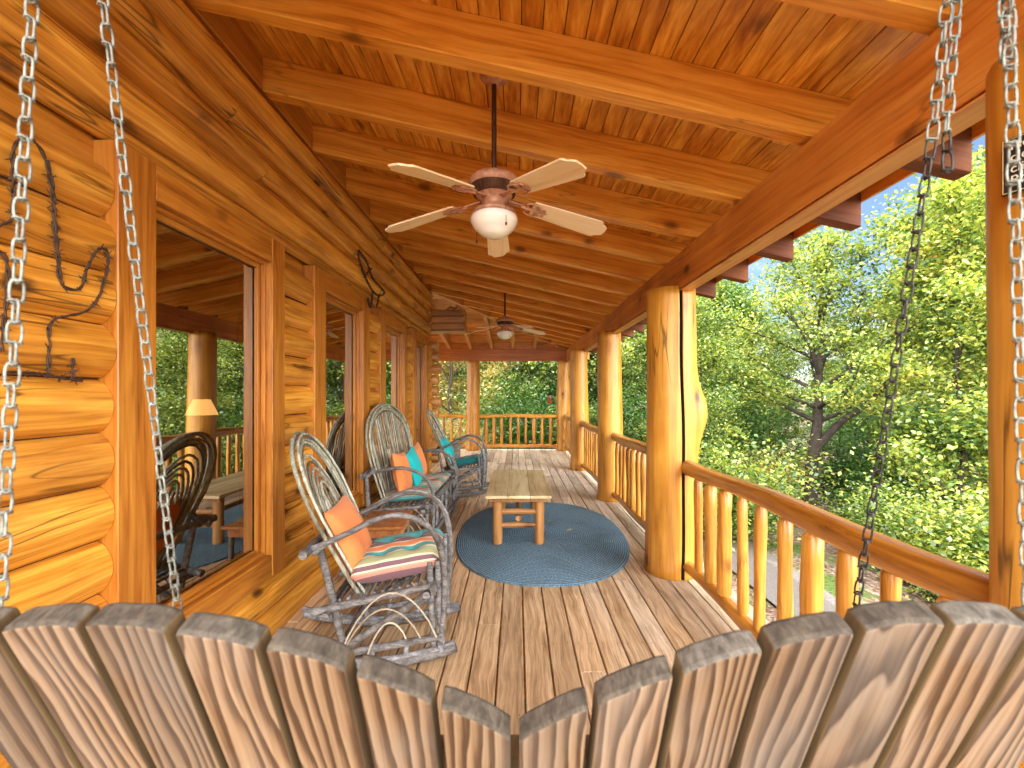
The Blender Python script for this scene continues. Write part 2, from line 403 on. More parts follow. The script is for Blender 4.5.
def rug_mat():
    T = NT('blue_braided_rug'); tc = T.n('ShaderNodeTexCoord')
    o = tc.outputs['Object']
    sx = T.n('ShaderNodeSeparateXYZ'); T.l(o, sx.inputs[0])
    a = T.math('POWER', T.math('ABSOLUTE', T.math('DIVIDE', sx.outputs[0], .92)), 2.3)
    b = T.math('POWER', T.math('ABSOLUTE', T.math('DIVIDE', sx.outputs[1], 1.38)), 2.3)
    rr = T.math('POWER', T.math('ADD', a, b), 1/2.3)
    ring = T.math('SINE', T.math('MULTIPLY', rr, 2*PI*46))
    n1 = T.noise(o, 75, 3, .7); n2 = T.noise(o, 2.2, 4)
    f = T.math('ADD', T.math('MULTIPLY', n1, .8), T.math('MULTIPLY', ring, .09))
    col = T.ramp(f, [(.20, (.035,.072,.12)), (.40, (.11,.21,.31)), (.60, (.33,.49,.62))])
    col = T.mix(T.ramp(n2, [(.45, 0), (.75, .5)]), col, (.06,.09,.105))
    return T.done(T.bsdf(col, .95, spec=.15, bump=T.math('ADD', ring, n1), bstr=.8, bdist=.004))
M['rug'] = rug_mat()

def glass_mat():
    T = NT('window_glass')
    tr = T.n('ShaderNodeBsdfTransparent'); tr.inputs[0].default_value = (.55,.55,.55,1)
    gl = T.n('ShaderNodeBsdfGlossy'); gl.inputs['Roughness'].default_value = .004; gl.inputs[0].default_value = (.95,.92,.86,1)
    fr = T.n('ShaderNodeFresnel'); fr.inputs[0].default_value = 1.75
    f = T.math('ADD', T.math('MULTIPLY', fr.outputs[0], 1.0), .42, True)
    mx = T.n('ShaderNodeMixShader'); T.l(f, mx.inputs[0]); T.l(tr.outputs[0], mx.inputs[1]); T.l(gl.outputs[0], mx.inputs[2])
    return T.done(mx)
M['glass'] = glass_mat()
def shade_mat():
    T = NT('lit_lampshade')
    return T.done(T.bsdf((.8,.5,.22), .8, **{'Emission Color': (1,.5,.14,1), 'Emission Strength': 3.0}))
M['shade'] = shade_mat()
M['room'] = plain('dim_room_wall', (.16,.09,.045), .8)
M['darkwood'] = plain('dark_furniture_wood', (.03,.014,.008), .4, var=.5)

def leaf_mat(name, stops, tr=.45):
    T = NT(name); geo = T.n('ShaderNodeNewGeometry'); tc = T.n('ShaderNodeTexCoord'); oi = T.n('ShaderNodeObjectInfo')
    cl = T.noise(tc.outputs['Object'], .55, 3, .6)
    f = T.math('ADD', T.math('MULTIPLY', geo.outputs['Random Per Island'], .6), T.math('MULTIPLY', cl, .7))
    f = T.math('ADD', f, T.math('MULTIPLY', T.math('SUBTRACT', oi.outputs['Random'], .5), .22))
    f = T.math('SUBTRACT', f, .15)
    col = T.ramp(f, stops)
    d = T.n('ShaderNodeBsdfDiffuse'); T.l(col, d.inputs[0])
    t = T.n('ShaderNodeBsdfTranslucent'); T.l(T.mix(1, col, (1.25, 1.15, .45), 'MULTIPLY'), t.inputs[0])
    g = T.n('ShaderNodeBsdfGlossy'); g.inputs['Roughness'].default_value = .38; g.inputs[0].default_value = (.8,.85,.9,1)
    m1 = T.n('ShaderNodeMixShader'); m1.inputs[0].default_value = tr; T.l(d.outputs[0], m1.inputs[1]); T.l(t.outputs[0], m1.inputs[2])
    m2 = T.n('ShaderNodeMixShader'); m2.inputs[0].default_value = .05; T.l(m1.outputs[0], m2.inputs[1]); T.l(g.outputs[0], m2.inputs[2])
    return T.done(m2)
M['leaf'] = leaf_mat('fresh_leaves', [(.08, (.025,.065,.022)), (.30, (.075,.155,.042)), (.48, (.20,.32,.072)), (.69, (.43,.50,.115)), (.90, (.66,.65,.20)), (.985, (.60,.34,.10))])
M['leaf2'] = leaf_mat('dark_leaves', [(.1, (.025,.085,.03)), (.4, (.06,.17,.045)), (.7, (.15,.28,.07)), (.95, (.30,.38,.10))])
M['leaf3'] = leaf_mat('autumn_leaves', [(.1, (.12,.16,.05)), (.4, (.34,.36,.12)), (.7, (.60,.50,.20)), (.95, (.65,.38,.2))])
M['bark'] = plain('tree_bark', (.042,.032,.026), .9, 0, .6, 9, .9)

# ------------------------------------------------------------------ ground
def gz(x, y):
    z = -1.35 - .10*max(0, x-3.0) - .012*max(0, abs(x)-16)
    if x > 22: z += (x-22)*.13
    z += .12*math.sin(x*.7+.5)*math.sin(y*.55) + .25*math.sin(x*.17+1)*math.cos(y*.13)
    if y > 16: z += (y-16)*.03
    return z
def build_ground():
    xs = [-160,-90,-50,-30] + [-22+1.1*i for i in range(62)] + [50,60,80,120,200]
    ys = [-120,-60,-30,-15] + [-8+1.1*i for i in range(52)] + [55,65,80,120,200]
    mb = MB()
    vs = [V(x, y, gz(x, y) if abs(x) < 90 and abs(y) < 90 else gz(max(-90,min(90,x)), max(-90,min(90,y)))) for y in ys for x in xs]
    n = len(xs)
    mb.add(vs, [(j*n+i, j*n+i+1, (j+1)*n+i+1, (j+1)*n+i) for j in range(len(ys)-1) for i in range(n-1)], 0, True)
    T = NT('leaf_litter_ground'); tc = T.n('ShaderNodeTexCoord'); o = tc.outputs['Object']
    vo = T.n('ShaderNodeTexVoronoi'); vo.inputs['Scale'].default_value = 17; T.l(o, vo.inputs['Vector'])
    c1 = T.ramp(vo.outputs['Color'], [(.1, (.13,.075,.055)), (.4, (.26,.165,.125)), (.65, (.38,.28,.235)), (.9, (.52,.43,.39))])
    n1 = T.noise(o, .9, 4); n2 = T.noise(o, 6, 4)
    col = T.mix(T.ramp(n1, [(.48, 0), (.62, 1)]), c1, (.10,.17,.045))
    col = T.mix(T.math('MULTIPLY', n2, .35), col, (.09,.06,.045))
    m = T.done(T.bsdf(col, .95, spec=.1, bump=vo.outputs['Distance'], bstr=.8, bdist=.05))
    tag(mb.build('ground', m), kind='structure')
build_ground()
def gpath():   # gravel drive glimpsed through the balusters
    mb = MB(); pts = []
    n = 26
    for i in range(n+1):
        t = i/n; y = -6 + 34*t; x = 3.0 + .8*math.sin(t*3) + .6*t
        pts.append((x, y))
    vs = []
    for x, y in pts:
        for k in range(5):
            xx = x + (k/4-.5)*1.1
            vs.append(V(xx, y, gz(xx, y)+.035))
    mb.add(vs, [(i*5+k, i*5+k+1, (i+1)*5+k+1, (i+1)*5+k) for i in range(n) for k in range(4)], 0, True)
    tag(mb.build('gravel_path', plain('grey_gravel', (.17,.155,.155), .95, 0, .35, 40, .7)), kind='structure')
gpath()

# ------------------------------------------------------------------ deck
DY0, DY1 = -1.6, 12.45
def build_deck():
    mb = MB(); pitch = .1548
    i = 0; x = -1.655
    while x < 1.60:
        y = DY0; first = True
        while y < DY1 - .05:
            L = random.choice([2.44, 3.05, 3.66, 4.27]) if not first else random.uniform(1.2, 4.2)
            y1 = min(DY1, y + L); first = False
            if DY1 - y1 < .5: y1 = DY1
            w = .1445
            mb.box(x, x+w, y+.002, y1-.002, -.036 + random.uniform(-.001, .001), random.uniform(-.0015, .0015), bev=.004)
            y = y1
        x += pitch
    # part of the deck that turns the corner to the left
    x = -1.655 - pitch
    while x > -6.2:
        mb.box(x, x+.1445, 8.3, DY1, -.036, random.uniform(-.0015, .0015), bev=.004)
        x -= pitch
    x = -1.655
    while x < 1.60:
        for yj in np.arange(-.3, DY1-.3, .61):
            for dx in (.028, .115):
                cx_, cy_ = x+dx+random.uniform(-.004, .004), yj+random.uniform(-.008, .008)
                mb.add([V(cx_+.0038*math.cos(a*PI/3), cy_+.0038*math.sin(a*PI/3), .0028) for a in range(6)], [tuple(range(6))], 1)
        x += pitch
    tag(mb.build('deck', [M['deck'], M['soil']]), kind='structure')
    jb = MB()
    for y in np.arange(DY0+.1, DY1, .41): jb.box(-1.62, 1.56, y, y+.04, -.24, -.038)
    jb.box(1.575, 1.615, DY0, DY1, -.30, -.04); jb.box(-6.2, 1.575, DY1-.045, DY1-.005, -.30, -.04)
    for y in (0.9, 3.9, 6.6, 9.3, 12.2):
        for xx in (1.40, ): jb.box(xx, xx+.14, y, y+.14, -3.2, -.24)
    jb.box(-6.2, -1.7, 12.1, 12.2, -.28, -.04)
    tag(jb.build('deck_framing', M['beam']), kind='structure')
build_deck()

# ------------------------------------------------------------------ log wall
XW = -1.642      # valley plane of the wall
def log_profile(z0, z1, out=.075, n=18):
    P = []
    for k in range(n+1):
        t = .5-.5*math.cos(PI*k/n); z = z0 + (z1-z0)*t
        b = math.sin(PI*t)**.55 if 0 < t < 1 else 0
        P.append((out*b, z))
    return P
def log_run(mb, y0, y1, z0, z1, x=XW, out=.075, roundends=False, wob=.006):
    P = log_profile(z0, z1, out)
    n = len(P)
    L = y1-y0; segs = max(2, int(L/.35))
    ys = [y0 + L*i/segs for i in range(segs+1)]
    scs = [1.0]*len(ys)
    if roundends:
        e = .035
        ys = [y0, y0+.008, y0+e] + [y for y in ys[1:-1] if y0+e*1.5 < y < y1-e*1.5] + [y1-e, y1-.008, y1]
        scs = [.35, .75, 1.0] + [1.0]*(len(ys)-6) + [1.0, .75, .35]
    ph = random.uniform(0, 9); vs = []
    for y, s in zip(ys, scs):
        w = wob*math.sin(y*2.1+ph) + wob*.6*math.sin(y*5.3+ph*2)
        for (o, z) in P:
            vs.append(V(x + (o + (w if o > 0 else 0))*s - (0 if s == 1 else 0), y, z + w*.4*(1 if 0 < (z-z0)/(z1-z0) < 1 else 0)))
    fs = [(i*n+k, (i+1)*n+k, (i+1)*n+k+1, i*n+k+1) for i in range(len(ys)-1) for k in range(n-1)]
    mb.add(vs, fs, 0, True)
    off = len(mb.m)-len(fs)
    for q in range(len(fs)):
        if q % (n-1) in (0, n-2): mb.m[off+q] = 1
    for i in (0, len(ys)-1):
        mb.add(vs[i*n:(i+1)*n], [tuple(range(n))], 0, False)

house = empty('log_cabin', (-1.66, 3.5, 0))
tag(house, 'honey coloured log cabin wall with tall wood framed windows along the porch', 'cabin')
HM = Matrix.Translation((1.66, -3.5, 0))
def hpart(mb, name, mats, parent=house, label=None):
    o = mb.build(name, mats)
    o.parent = parent
    o.matrix_parent_inverse = (Matrix.Translation(parent.location) if parent == house else Matrix()).inverted()
    if label: o['label'] = label
    return o
XT = -1.565     # trim face
wins = [  # outer y0, y1, trim left, trim right, z0, z1
    (1.714, 2.948, .185, .15, .40, 2.57, 'window'),
    (3.386, 4.65, .20, .20, .42, 2.57, 'window'),
    (5.03, 6.25, .19, .17, .42, 2.57, 'window'),
    (6.64, 7.77, .19, .19, .06, 2.57, 'door'),
]
WEND = 8.12
def build_wall():
    mb = MB()
    z = .16 - .21
    zs = []
    while z < 2.46: zs.append((z, z+.21)); z += .21
    for (z0, z1) in zs:
        cuts = [(a, b) for (a, b, _, _, wz0, wz1, _) in wins if z1 > wz0+.03 and z0 < wz1-.02]
        y = -1.0; segs = []
        for a, b in cuts:
            segs.append((y, a)); y = b
        segs.append((y, WEND))
        for a, b in segs: log_run(mb, a+.003, b-.003, z0, z1, out=.070)
    # header courses run over the windows
    hz = [2.575, 2.675, 2.905, 3.09, 3.275, 3.485]
    log_run(mb, -1.0, WEND, hz[0], hz[1], out=.045)
    for i in range(1, 5):
        for a, b in ((-1.0, [5.9, 2.75, 2.45, 5.2][i-1]), ([5.9, 2.75, 2.45, 5.2][i-1]+.004, WEND)):
            log_run(mb, a, b, hz[i], hz[i+1], out=.125, wob=.0015, x=-1.688)
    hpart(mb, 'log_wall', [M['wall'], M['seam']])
    b = MB()
    # backing of the wall, cut for the windows
    ys = [-1.0] + [y for w in wins for y in (w[0]+.1, w[1]-.1)] + [WEND]
    for i in range(0, len(ys), 2): b.box(-1.80, -1.662, ys[i], ys[i+1], -.3, 2.60)
    for w in wins: b.box(-1.80, -1.662, w[0]+.1, w[1]-.1, -.3, w[4]+.1)
    b.box(-1.80, -1.682, -1.0, WEND, 2.60, 3.72)
    hpart(b, 'wall_core', M['trim_y'])
    fz = MB(); fz.box(-1.66, -1.602, -1.0, WEND, 3.487, 3.72, bev=.004)
    hpart(fz, 'frieze_board', M['trim_y'])
    # crossing log ends at the far corner, and the far side wall
    ce = MB()
    for k, (z0, z1) in enumerate(zs):
        if z1 < .3: continue
        zc = (z0+z1)/2 + .1
        if zc > 2.5: continue
        L = -1.49 if k % 3 else -1.44
        ce.tube([(-1.9, 8.23, zc), (-1.6, 8.23, zc), (L, 8.23, zc), (L+.012, 8.23, zc)], [.10, .10, .098, .085], 14, wob=.02)
    hpart(ce, 'corner_log_end', M['logend'])
    bx = MB()
    for k in range(3):
        z = 2.735 + .128*k
        bx.box(-1.58, -.95, 7.98, 8.26, z, z+.125, bev=.018)
    bx.box(-1.58, -.945, 7.96, 8.28, 2.715, 2.733)
    bx.tube([(-1.3, 8.1, 3.13), (-1.24, 8.1, 3.18), (-1.16, 8.1, 3.15), (-1.1, 8.1, 3.19)], .02, 6)
    hpart(bx, 'corner_bracket_logs', M['logend'], label='stacked log box projecting from the wall corner under the ceiling')
    sw = MB()
    z = .16 - .21
    for k in range(18):
        z0, z1 = z, z+.21; z += .21
        sw.tube([(-6.3, 8.25, (z0+z1)/2), (-1.66, 8.25, (z0+z1)/2)], .108, 12)
    hpart(sw, 'side_log_wall', M['logend'])
build_wall()

def build_window(w, idx):
    y0, y1, tl, tr, z0, z1, kind = w
    e = empty('window' if kind == 'window' else 'door', (0,0,0)); e.parent = house
    e.matrix_parent_inverse = Matrix.Translation(house.location).inverted()
    def part(mb, name, mats):
        o = mb.build(name, mats); o.parent = e; return o
    th = .155
    a, b = y0+tl, y1-tr; c, d = z0+.14, z1-th
    def bx(name, mat, *q, bev=.004):
        f = MB(); f.box(*q, bev=bev); return part(f, name, M[mat])
    bx('side_casing', 'trim_z', XT-.10, XT, y0, y0+tl, z0, z1)
    bx('side_casing', 'trim_z', XT-.10, XT, y1-tr, y1, z0, z1)
    bx('head_casing', 'trim_y', XT-.10, XT-.003, a+.001, b-.001, d, z1-.002)
    bx('sill_casing', 'trim_y', XT-.10, XT-.003, a+.001, b-.001, z0+.002, c)
    bx('jamb', 'trim_z', XT-.21, XT-.101, a-.03, a+.012, c-.03, d+.03)
    bx('jamb', 'trim_z', XT-.21, XT-.101, b-.012, b+.03, c-.03, d+.03)
    for (x1, iw, tk) in ((-.040, .022, .024), (-.065, .050, .026)):
        bx('sash_stile', 'trim_z', XT+x1-tk, XT+x1, a+.001, a+iw, c+.001, d-.001, bev=.003)
        bx('sash_stile', 'trim_z', XT+x1-tk, XT+x1, b-iw, b-.001, c+.001, d-.001, bev=.003)
        bx('sash_rail', 'trim_y', XT+x1-tk+.001, XT+x1-.001, a+iw+.0005, b-iw-.0005, d-iw, d-.001, bev=.003)
        bx('sash_rail', 'trim_y', XT+x1-tk+.001, XT+x1-.001, a+iw+.0005, b-iw-.0005, c+.001, c+iw, bev=.003)
    g = MB(); g.add([(XT-.094, a+.014, c+.005), (XT-.094, b-.014, c+.005), (XT-.094, b-.014, d-.005), (XT-.094, a+.014, d-.005)], [(0, 1, 2, 3)])
    part(g, 'pane', M['glass'])
    if kind == 'door':
        h = MB()
        h.tube([(XT-.066, a+.03, 1.0), (XT-.02, a+.03, 1.0), (XT-.015, a+.12, 1.0)], .011, 8)
        h.box(XT-.068, XT-.060, a+.012, a+.047, .92, 1.1)
        part(h, 'handle', M['copper_dark'])
    return e
for i, w in enumerate(wins): build_window(w, i)

def build_room():
    mb = MB()
    mb.box(-5.2, -5.1, -1.0, WEND, -.05, 3.4); mb.box(-5.1, -1.8, -1.0, -.9, -.05, 3.4)
    mb.box(-5.1, -1.8, -.9, WEND-.2, -.06, 0); mb.box(-5.1, -1.8, -.9, WEND-.2, 3.0, 3.1)
    mb.box(-5.1, -1.81, WEND-.2, WEND-.1, -.05, 3.4)
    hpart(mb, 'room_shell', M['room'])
    # side table and lit lamp inside, near the first window
    t = empty('table', (-2.25, 3.12, 0)); tag(t, 'dark wooden side table inside the cabin behind the nearest window', 'table')
    b = MB(); b.box(-.25, .25, -.25, .25, .90, .93, bev=.006)
    b.build('tabletop', M['darkwood'], t)
    for sx in (-1, 1):
        for sy in (-1, 1):
            l = MB(); l.tube([(sx*.2, sy*.2, 0), (sx*.2, sy*.2, .9)], [.018, .028], 8); l.build('leg', M['darkwood'], t)
    lp = empty('table_lamp', (-2.25, 3.12, .931)); tag(lp, 'lit table lamp with cream cone shade seen through the nearest window', 'lamp')
    b = MB(); b.lathe([(0, 0), (.07, 0), (.075, .02), (.02, .04), (.035, .12), (.05, .2), (.03, .3), (.012, .36), (.012, .5)], 16)
    b.build('base', M['copper_dark'], lp)
    b = MB(); b.lathe([(.10, .49), (.052, .60)], 20); b.build('lamp_shade', M['shade'], lp)
build_room()

# ------------------------------------------------------------------ roof
def zc(x): return 3.02 - .227*(x - 1.38)      # underside of the ceiling boards
def zb(x): return zc(x) - .215                        # underside of the rafters
XB0, XB1 = 1.38, 1.50
HY0, HY1 = 8.20, 12.25
def hipx(y): return -1.6 + (y-HY0)*(XB0+1.6)/(HY1-HY0)
def hipy(x): return HY0 + (x+1.6)*(HY1-HY0)/(XB0+1.6)
def zfar(y): return zc(hipx(y))
XTAIL = 2.165; RY0 = -.75; FARY = 13.0
roof = empty('porch_roof', (0, 4, 2.6)); tag(roof, 'sloping porch roof of orange stained boards on exposed rafters and a long red brown beam', 'porch roof')
def rpart(mb, name, mats, label=None):
    o = mb.build(name, mats); o.parent = roof; o.matrix_parent_inverse = Matrix.Translation(roof.location).inverted()
    if label: o['label'] = label
    return o
def build_roof():
    mb = MB(); pitch = .1015; x = -1.60
    while x < XTAIL - .01:
        x1 = min(x+pitch-.005, XTAIL)
        yend = min(hipy(x) if x > -1.6 else HY0, FARY)
        y = RY0; first = True
        while y < yend-.01:
            L = random.choice([3.7, 4.9, 6.1]) if not first else random.uniform(2, 5.5)
            y1 = min(yend, y+L); first = False
            if yend-y1 < .4: y1 = yend
            t = random.uniform(-.0015, .0015)
            ye0, ye1 = (hipy(x), hipy(x1)) if y1 == yend else (y1, y1)
            ye0 = min(ye0, FARY); ye1 = min(ye1, FARY)
            vs = [V(x, y, zc(x)+t), V(x1, y, zc(x1)+t), V(x1, ye1-.003, zc(x1)+t), V(x, ye0-.003, zc(x)+t)]
            vs += [p + V(0, 0, .02) for p in vs]
            mb.add(vs, [(0,1,2,3), (4,7,6,5), (0,4,5,1), (1,5,6,2), (2,6,7,3), (3,7,4,0)])
            y = y1
        x += pitch
    rpart(mb, 'ceiling_boards', M['ceil'])
    mb = MB(); y = HY0
    while y < FARY - .01:      # boards of the far slope run across
        y1 = min(y+.121, FARY)
        xa, xb = min(hipx(y), XTAIL), min(hipx(y1), XTAIL)
        vs = [V(-6.3, y, zfar(y)), V(xa, y, zfar(y)), V(xb, y1, zfar(y1)), V(-6.3, y1, zfar(y1))]
        vs += [p + V(0, 0, .02) for p in vs]
        mb.add(vs, [(0,3,2,1), (4,5,6,7), (0,1,5,4), (1,2,6,5), (2,3,7,6), (3,0,4,7)])
        y += .128
    rpart(mb, 'far_ceiling_boards', M['ceil_x'])
    # roof deck above
    mb = MB(); e = .03
    vs = [V(-1.9, RY0-.1, zc(-1.9)+e), V(XTAIL+.04, RY0-.1, zc(XTAIL+.04)+e), V(XTAIL+.04, hipy(XTAIL), zc(XTAIL+.04)+e), V(-1.9, hipy(-1.9), zc(-1.9)+e)]
    vs += [p+V(0,0,.05) for p in vs]
    mb.add(vs, [(0,3,2,1), (4,5,6,7), (0,1,5,4), (1,2,6,5), (2,3,7,6), (3,0,4,7)])
    ya = HY0-.6; 
    vs = [V(-6.4, ya, zfar(ya)+e), V(hipx(ya), ya, zfar(ya)+e), V(XTAIL+.04, hipy(XTAIL), zfar(FARY)+e), V(XTAIL+.04, FARY+.05, zfar(FARY)+e), V(-6.4, FARY+.05, zfar(FARY)+e)]
    vs += [p+V(0,0,.05) for p in vs]
    mb.add(vs, [(0,1,2,3,4), (9,8,7,6,5), (0,5,6,1), (1,6,7,2), (2,7,8,3), (3,8,9,4), (4,9,5,0)])
    rpart(mb, 'roof_deck', M['soil'])
    # rafters
    i = 0; y = 2.08 - .67*4
    rw = .088
    while y < HY1-.2:
        if y+rw < HY0: xs = -1.601
        else: xs = hipx(y+rw)+.04
        if xs < 1.1:
            mb = MB()
            d0, d1 = zc(xs)-.003, zc(XTAIL)-.003
            vs = [V(xs, y, d0-.215), V(XTAIL, y, d1-.215), V(XTAIL, y, d1), V(xs, y, d0)]
            vs2 = [p + V(0, rw, 0) for p in vs]
            c = .004
            # chamfered lower edges
            poly = lambda X, D: [V(X, y+c, D-.215), V(X, y+rw-c, D-.215), V(X, y+rw, D-.215+c), V(X, y+rw, D), V(X, y, D), V(X, y, D-.215+c)]
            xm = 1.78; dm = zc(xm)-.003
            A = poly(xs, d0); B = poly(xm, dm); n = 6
            mb.add(A+B, [(k, (k+1) % n, n+(k+1) % n, n+k) for k in range(n)] + [tuple(range(n)), tuple(range(n, 2*n))[::-1]])
            rpart(mb, 'rafter', M['rafter'])
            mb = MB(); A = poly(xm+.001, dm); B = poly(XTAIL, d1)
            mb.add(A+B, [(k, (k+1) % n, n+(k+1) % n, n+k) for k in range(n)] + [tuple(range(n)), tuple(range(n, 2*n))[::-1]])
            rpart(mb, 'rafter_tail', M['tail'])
        y += .67; i += 1
    # hip rafter
    mb = MB(); P0 = V(-1.6, HY0, zc(-1.6)); P1 = V(XTAIL, hipy(XTAIL), zc(XTAIL))
    d = (P1-P0).normalized(); s = V(d.y, -d.x, 0).normalized()*.045
    a = [P0-s, P0+s, P0+s-V(0,0,.225), P0-s-V(0,0,.225)]; b = [p+(P1-P0) for p in a]
    mb.add([p-V(0,0,.003) for p in a+b], [(0,1,2,3), (7,6,5,4), (0,4,5,1), (1,5,6,2), (2,6,7,3), (3,7,4,0)])
    rpart(mb, 'hip_rafter', M['rafter_y'])
    # rafters of the far slope
    for x in (-5.5, -4.9, -4.3, -3.7, -3.1, -2.5, -1.93, -1.33, -.75, -.15, .45, 1.05):
        ys = max(hipy(x) + .1, HY0+.05) if x > -1.6 else HY0+.02
        mb = MB()
        a = [V(x, ys, zfar(ys)-.203), V(x+.088, ys, zfar(ys)-.203), V(x+.088, ys, zfar(ys)-.003), V(x, ys, zfar(ys)-.003)]
        b = [V(p.x, FARY, p.z - zfar(ys) + zfar(FARY)) for p in a]
        mb.add(a+b, [(0,1,2,3), (7,6,5,4), (0,4,5,1), (1,5,6,2), (2,6,7,3), (3,7,4,0)])
        rpart(mb, 'far_rafter', M['rafter_y'])
    # long beam on the posts (doubled boards)
    mb = MB()
    mb.box(XB0, XB0+.062, RY0, 12.3, 2.470, zb(XB1)-.006, bev=.004)
    mb.box(XB0+.064, XB1, RY0, 12.3, 2.462, zb(XB1)-.006, bev=.004)
    rpart(mb, 'beam', M['beam'])
    mb = MB(); mb.box(XB0+.004, XB1-.004, RY0, 12.3, 2.4525, 2.4605)  # underside painted paler for light bouncing up off deck and ground
    rpart(mb, 'beam_underside_bounce', M['beam_bounce'], )
    mb = MB(); mb.box(-6.3, XB0-.004, 12.18, 12.32, 2.49, 2.82, bev=.004)
    rpart(mb, 'far_beam', M['beam_x'])
    mb = MB(); mb.box(-6.3, XB0-.004, 12.235, 12.265, 2.823, 2.998); rpart(mb, 'blocking', M['ceil_x'])
    mb = MB(); mb.box(XTAIL, XTAIL+.02, RY0-.05, FARY, zc(XTAIL)-.06, zc(XTAIL)+.06)
    rpart(mb, 'drip_edge', M['beam'])
build_roof()

# ------------------------------------------------------------------ posts
def log_post(x, y, r, ztop, label, burl=None, crack=None, seed=0):
    rnd = random.Random(seed)
    mb = MB(); n = 96 if crack is not None else 40; rows = 34; ck = None
    ph = [rnd.uniform(0, 6.28) for _ in range(6)]
    vs = []
    for i in range(rows+1):
        t = i/rows; z = ztop*t
        rr = r*(1.06 - .10*t) * (1 + .03*math.exp(-((t)/.04)**2))
        cx = .012*math.sin(z*1.3+ph[0]); cy = .012*math.sin(z*1.1+ph[1])
        for k in range(n):
            a = 2*PI*k/n + (crack + .035*math.sin(z*2.2) + .015*math.sin(z*6.1) if crack is not None else 0)
            q = rr*(1 + .018*math.sin(2*a+ph[2]+z*.5) + .012*math.sin(3*a+ph[3]-z*.9) + .006*math.sin(7*a+z*3+ph[4]))
            if burl:
                ba, bz, bh, bw = burl
                da = (a-ba+PI) % (2*PI) - PI
                q += bh*math.exp(-(da/.42)**2 - ((z-bz)/(bw*(1 if z > bz else 1.2)))**2)
            if crack is not None:
                if k == 0: q -= .05
            vs.append(V(cx+q*math.cos(a), cy+q*math.sin(a), z))
    mb.add(vs, [(i*n+k, i*n+(k+1) % n, (i+1)*n+(k+1) % n, (i+1)*n+k) for i in range(rows) for k in range(n)], 0, True)
    if crack is not None:
        for i in range(rows):
            for k in (0, n-1): mb.m[i*n+k] = 1; mb.s[i*n+k] = False
    mb.f.append(tuple(range(n))[::-1]); mb.m.append(0); mb.s.append(False)
    mb.f.append(tuple(rows*n+k for k in range(n))); mb.m.append(0); mb.s.append(False)
    o = mb.build('porch_post', [M['post'], M['soil']], loc=(x, y, .001))
    tag(o, label, 'post', 'peeled log posts along the porch')
    return o
P0 = log_post(1.455, 1.07, .205, 2.448, 'golden log post at the right edge carrying the small black sign', seed=1)
P1 = log_post(1.375, 3.90, .212, 2.49, 'thick golden log post with a long crack and a burl bulging on its right', burl=(-.28, 1.42, .085, .20), crack=-1.49, seed=2)
P2 = log_post(1.385, 6.53, .180, 2.49, 'second golden log post beyond the blue rug', seed=3)
P3 = log_post(1.30, 9.10, .185, 2.49, 'third golden log post before the far corner', seed=4)
P4 = log_post(1.32, 12.22, .19, 2.488, 'golden log post at the far right corner of the deck', burl=(2.6, 1.5, .05, .5), seed=5)
P5 = log_post(-1.235, 12.25, .185, 2.488, 'orange log post standing alone in the far railing', seed=6)
P5['group'] = 'peeled log posts along the porch'

# ------------------------------------------------------------------ railings
def railing(name_label, p0, p1, group='log railing sections', spacing=.218, matr=None, seed=0, rr=.062, skip=0.0):
    rnd = random.Random(seed)
    x0, y0 = p0; x1, y1 = p1
    L = math.hypot(x1-x0, y1-y0); dx, dy = (x1-x0)/L, (y1-y0)/L
    root = empty('porch_railing', (x0, y0, 0)); tag(root, name_label, 'railing', group)
    alongy = abs(dy) > abs(dx)
    mr = M['rail'] if alongy else M['rail_x']
    def pt(s, z): return V(dx*s, dy*s, z)
    n = max(6, int(L/.3))
    top = [pt(L*i/n, .955 + .012*math.sin(i*1.1+seed) ) for i in range(n+1)]
    rad = [rr*(1 + .09*math.sin(i*.9+seed*2)) for i in range(n+1)]
    mb = MB(); mb.tube(top, rad, 16); mb.build('top_rail', mr, root)
    mb = MB(); mb.tube([pt(L*i/n, .115+.008*math.sin(i*1.7+seed)) for i in range(n+1)], [.048]*(n+1), 12); mb.build('bottom_rail', mr, root)
    m = max(1, round((L-.40)/spacing))
    for i in range(m+1):
        s = .20 + (L-.40)*i/m + rnd.uniform(-.015, .015)
        r = rnd.choice([.034, .038, .042, .047]); ph = rnd.uniform(0, 6)
        zs = [.11, .15, .175, .3, .45, .6, .75, .87, .895, .94]
        rs = [.02, .022, r] + [r*(1+.08*math.sin(z*9+ph)) for z in zs[3:7]] + [r*.98, .024, .02]
        lx = rnd.uniform(-.008, .008)
        mb = MB(); mb.tube([pt(s+lx*math.sin(z*4), z)+V(lx*(z-.5), 0, 0) for z in zs], rs, 10, wob=.03)
        mb.build('baluster', M['bal'], root)
    return root
railing('varnished log railing nearest the swing on the right', (1.44, -1.4), (1.44, .86), seed=1)
railing('varnished log railing between the sign post and the cracked post', (1.45, 1.27), (1.45, 3.70), seed=3)
railing('log railing between the cracked post and the second post', (1.43, 4.10), (1.42, 6.36), seed=5)
railing('log railing between the second and third posts', (1.40, 6.71), (1.36, 8.92), seed=7)
railing('log railing between the third post and the far corner post', (1.34, 9.28), (1.35, 12.04), seed=9)
railing('log railing across the far end of the deck right of the lone post', (-1.07, 12.27), (1.14, 12.27), seed=11, rr=.05)
railing('log railing across the far end of the deck left of the lone post', (-6.0, 12.27), (-1.41, 12.27), seed=13, rr=.05)

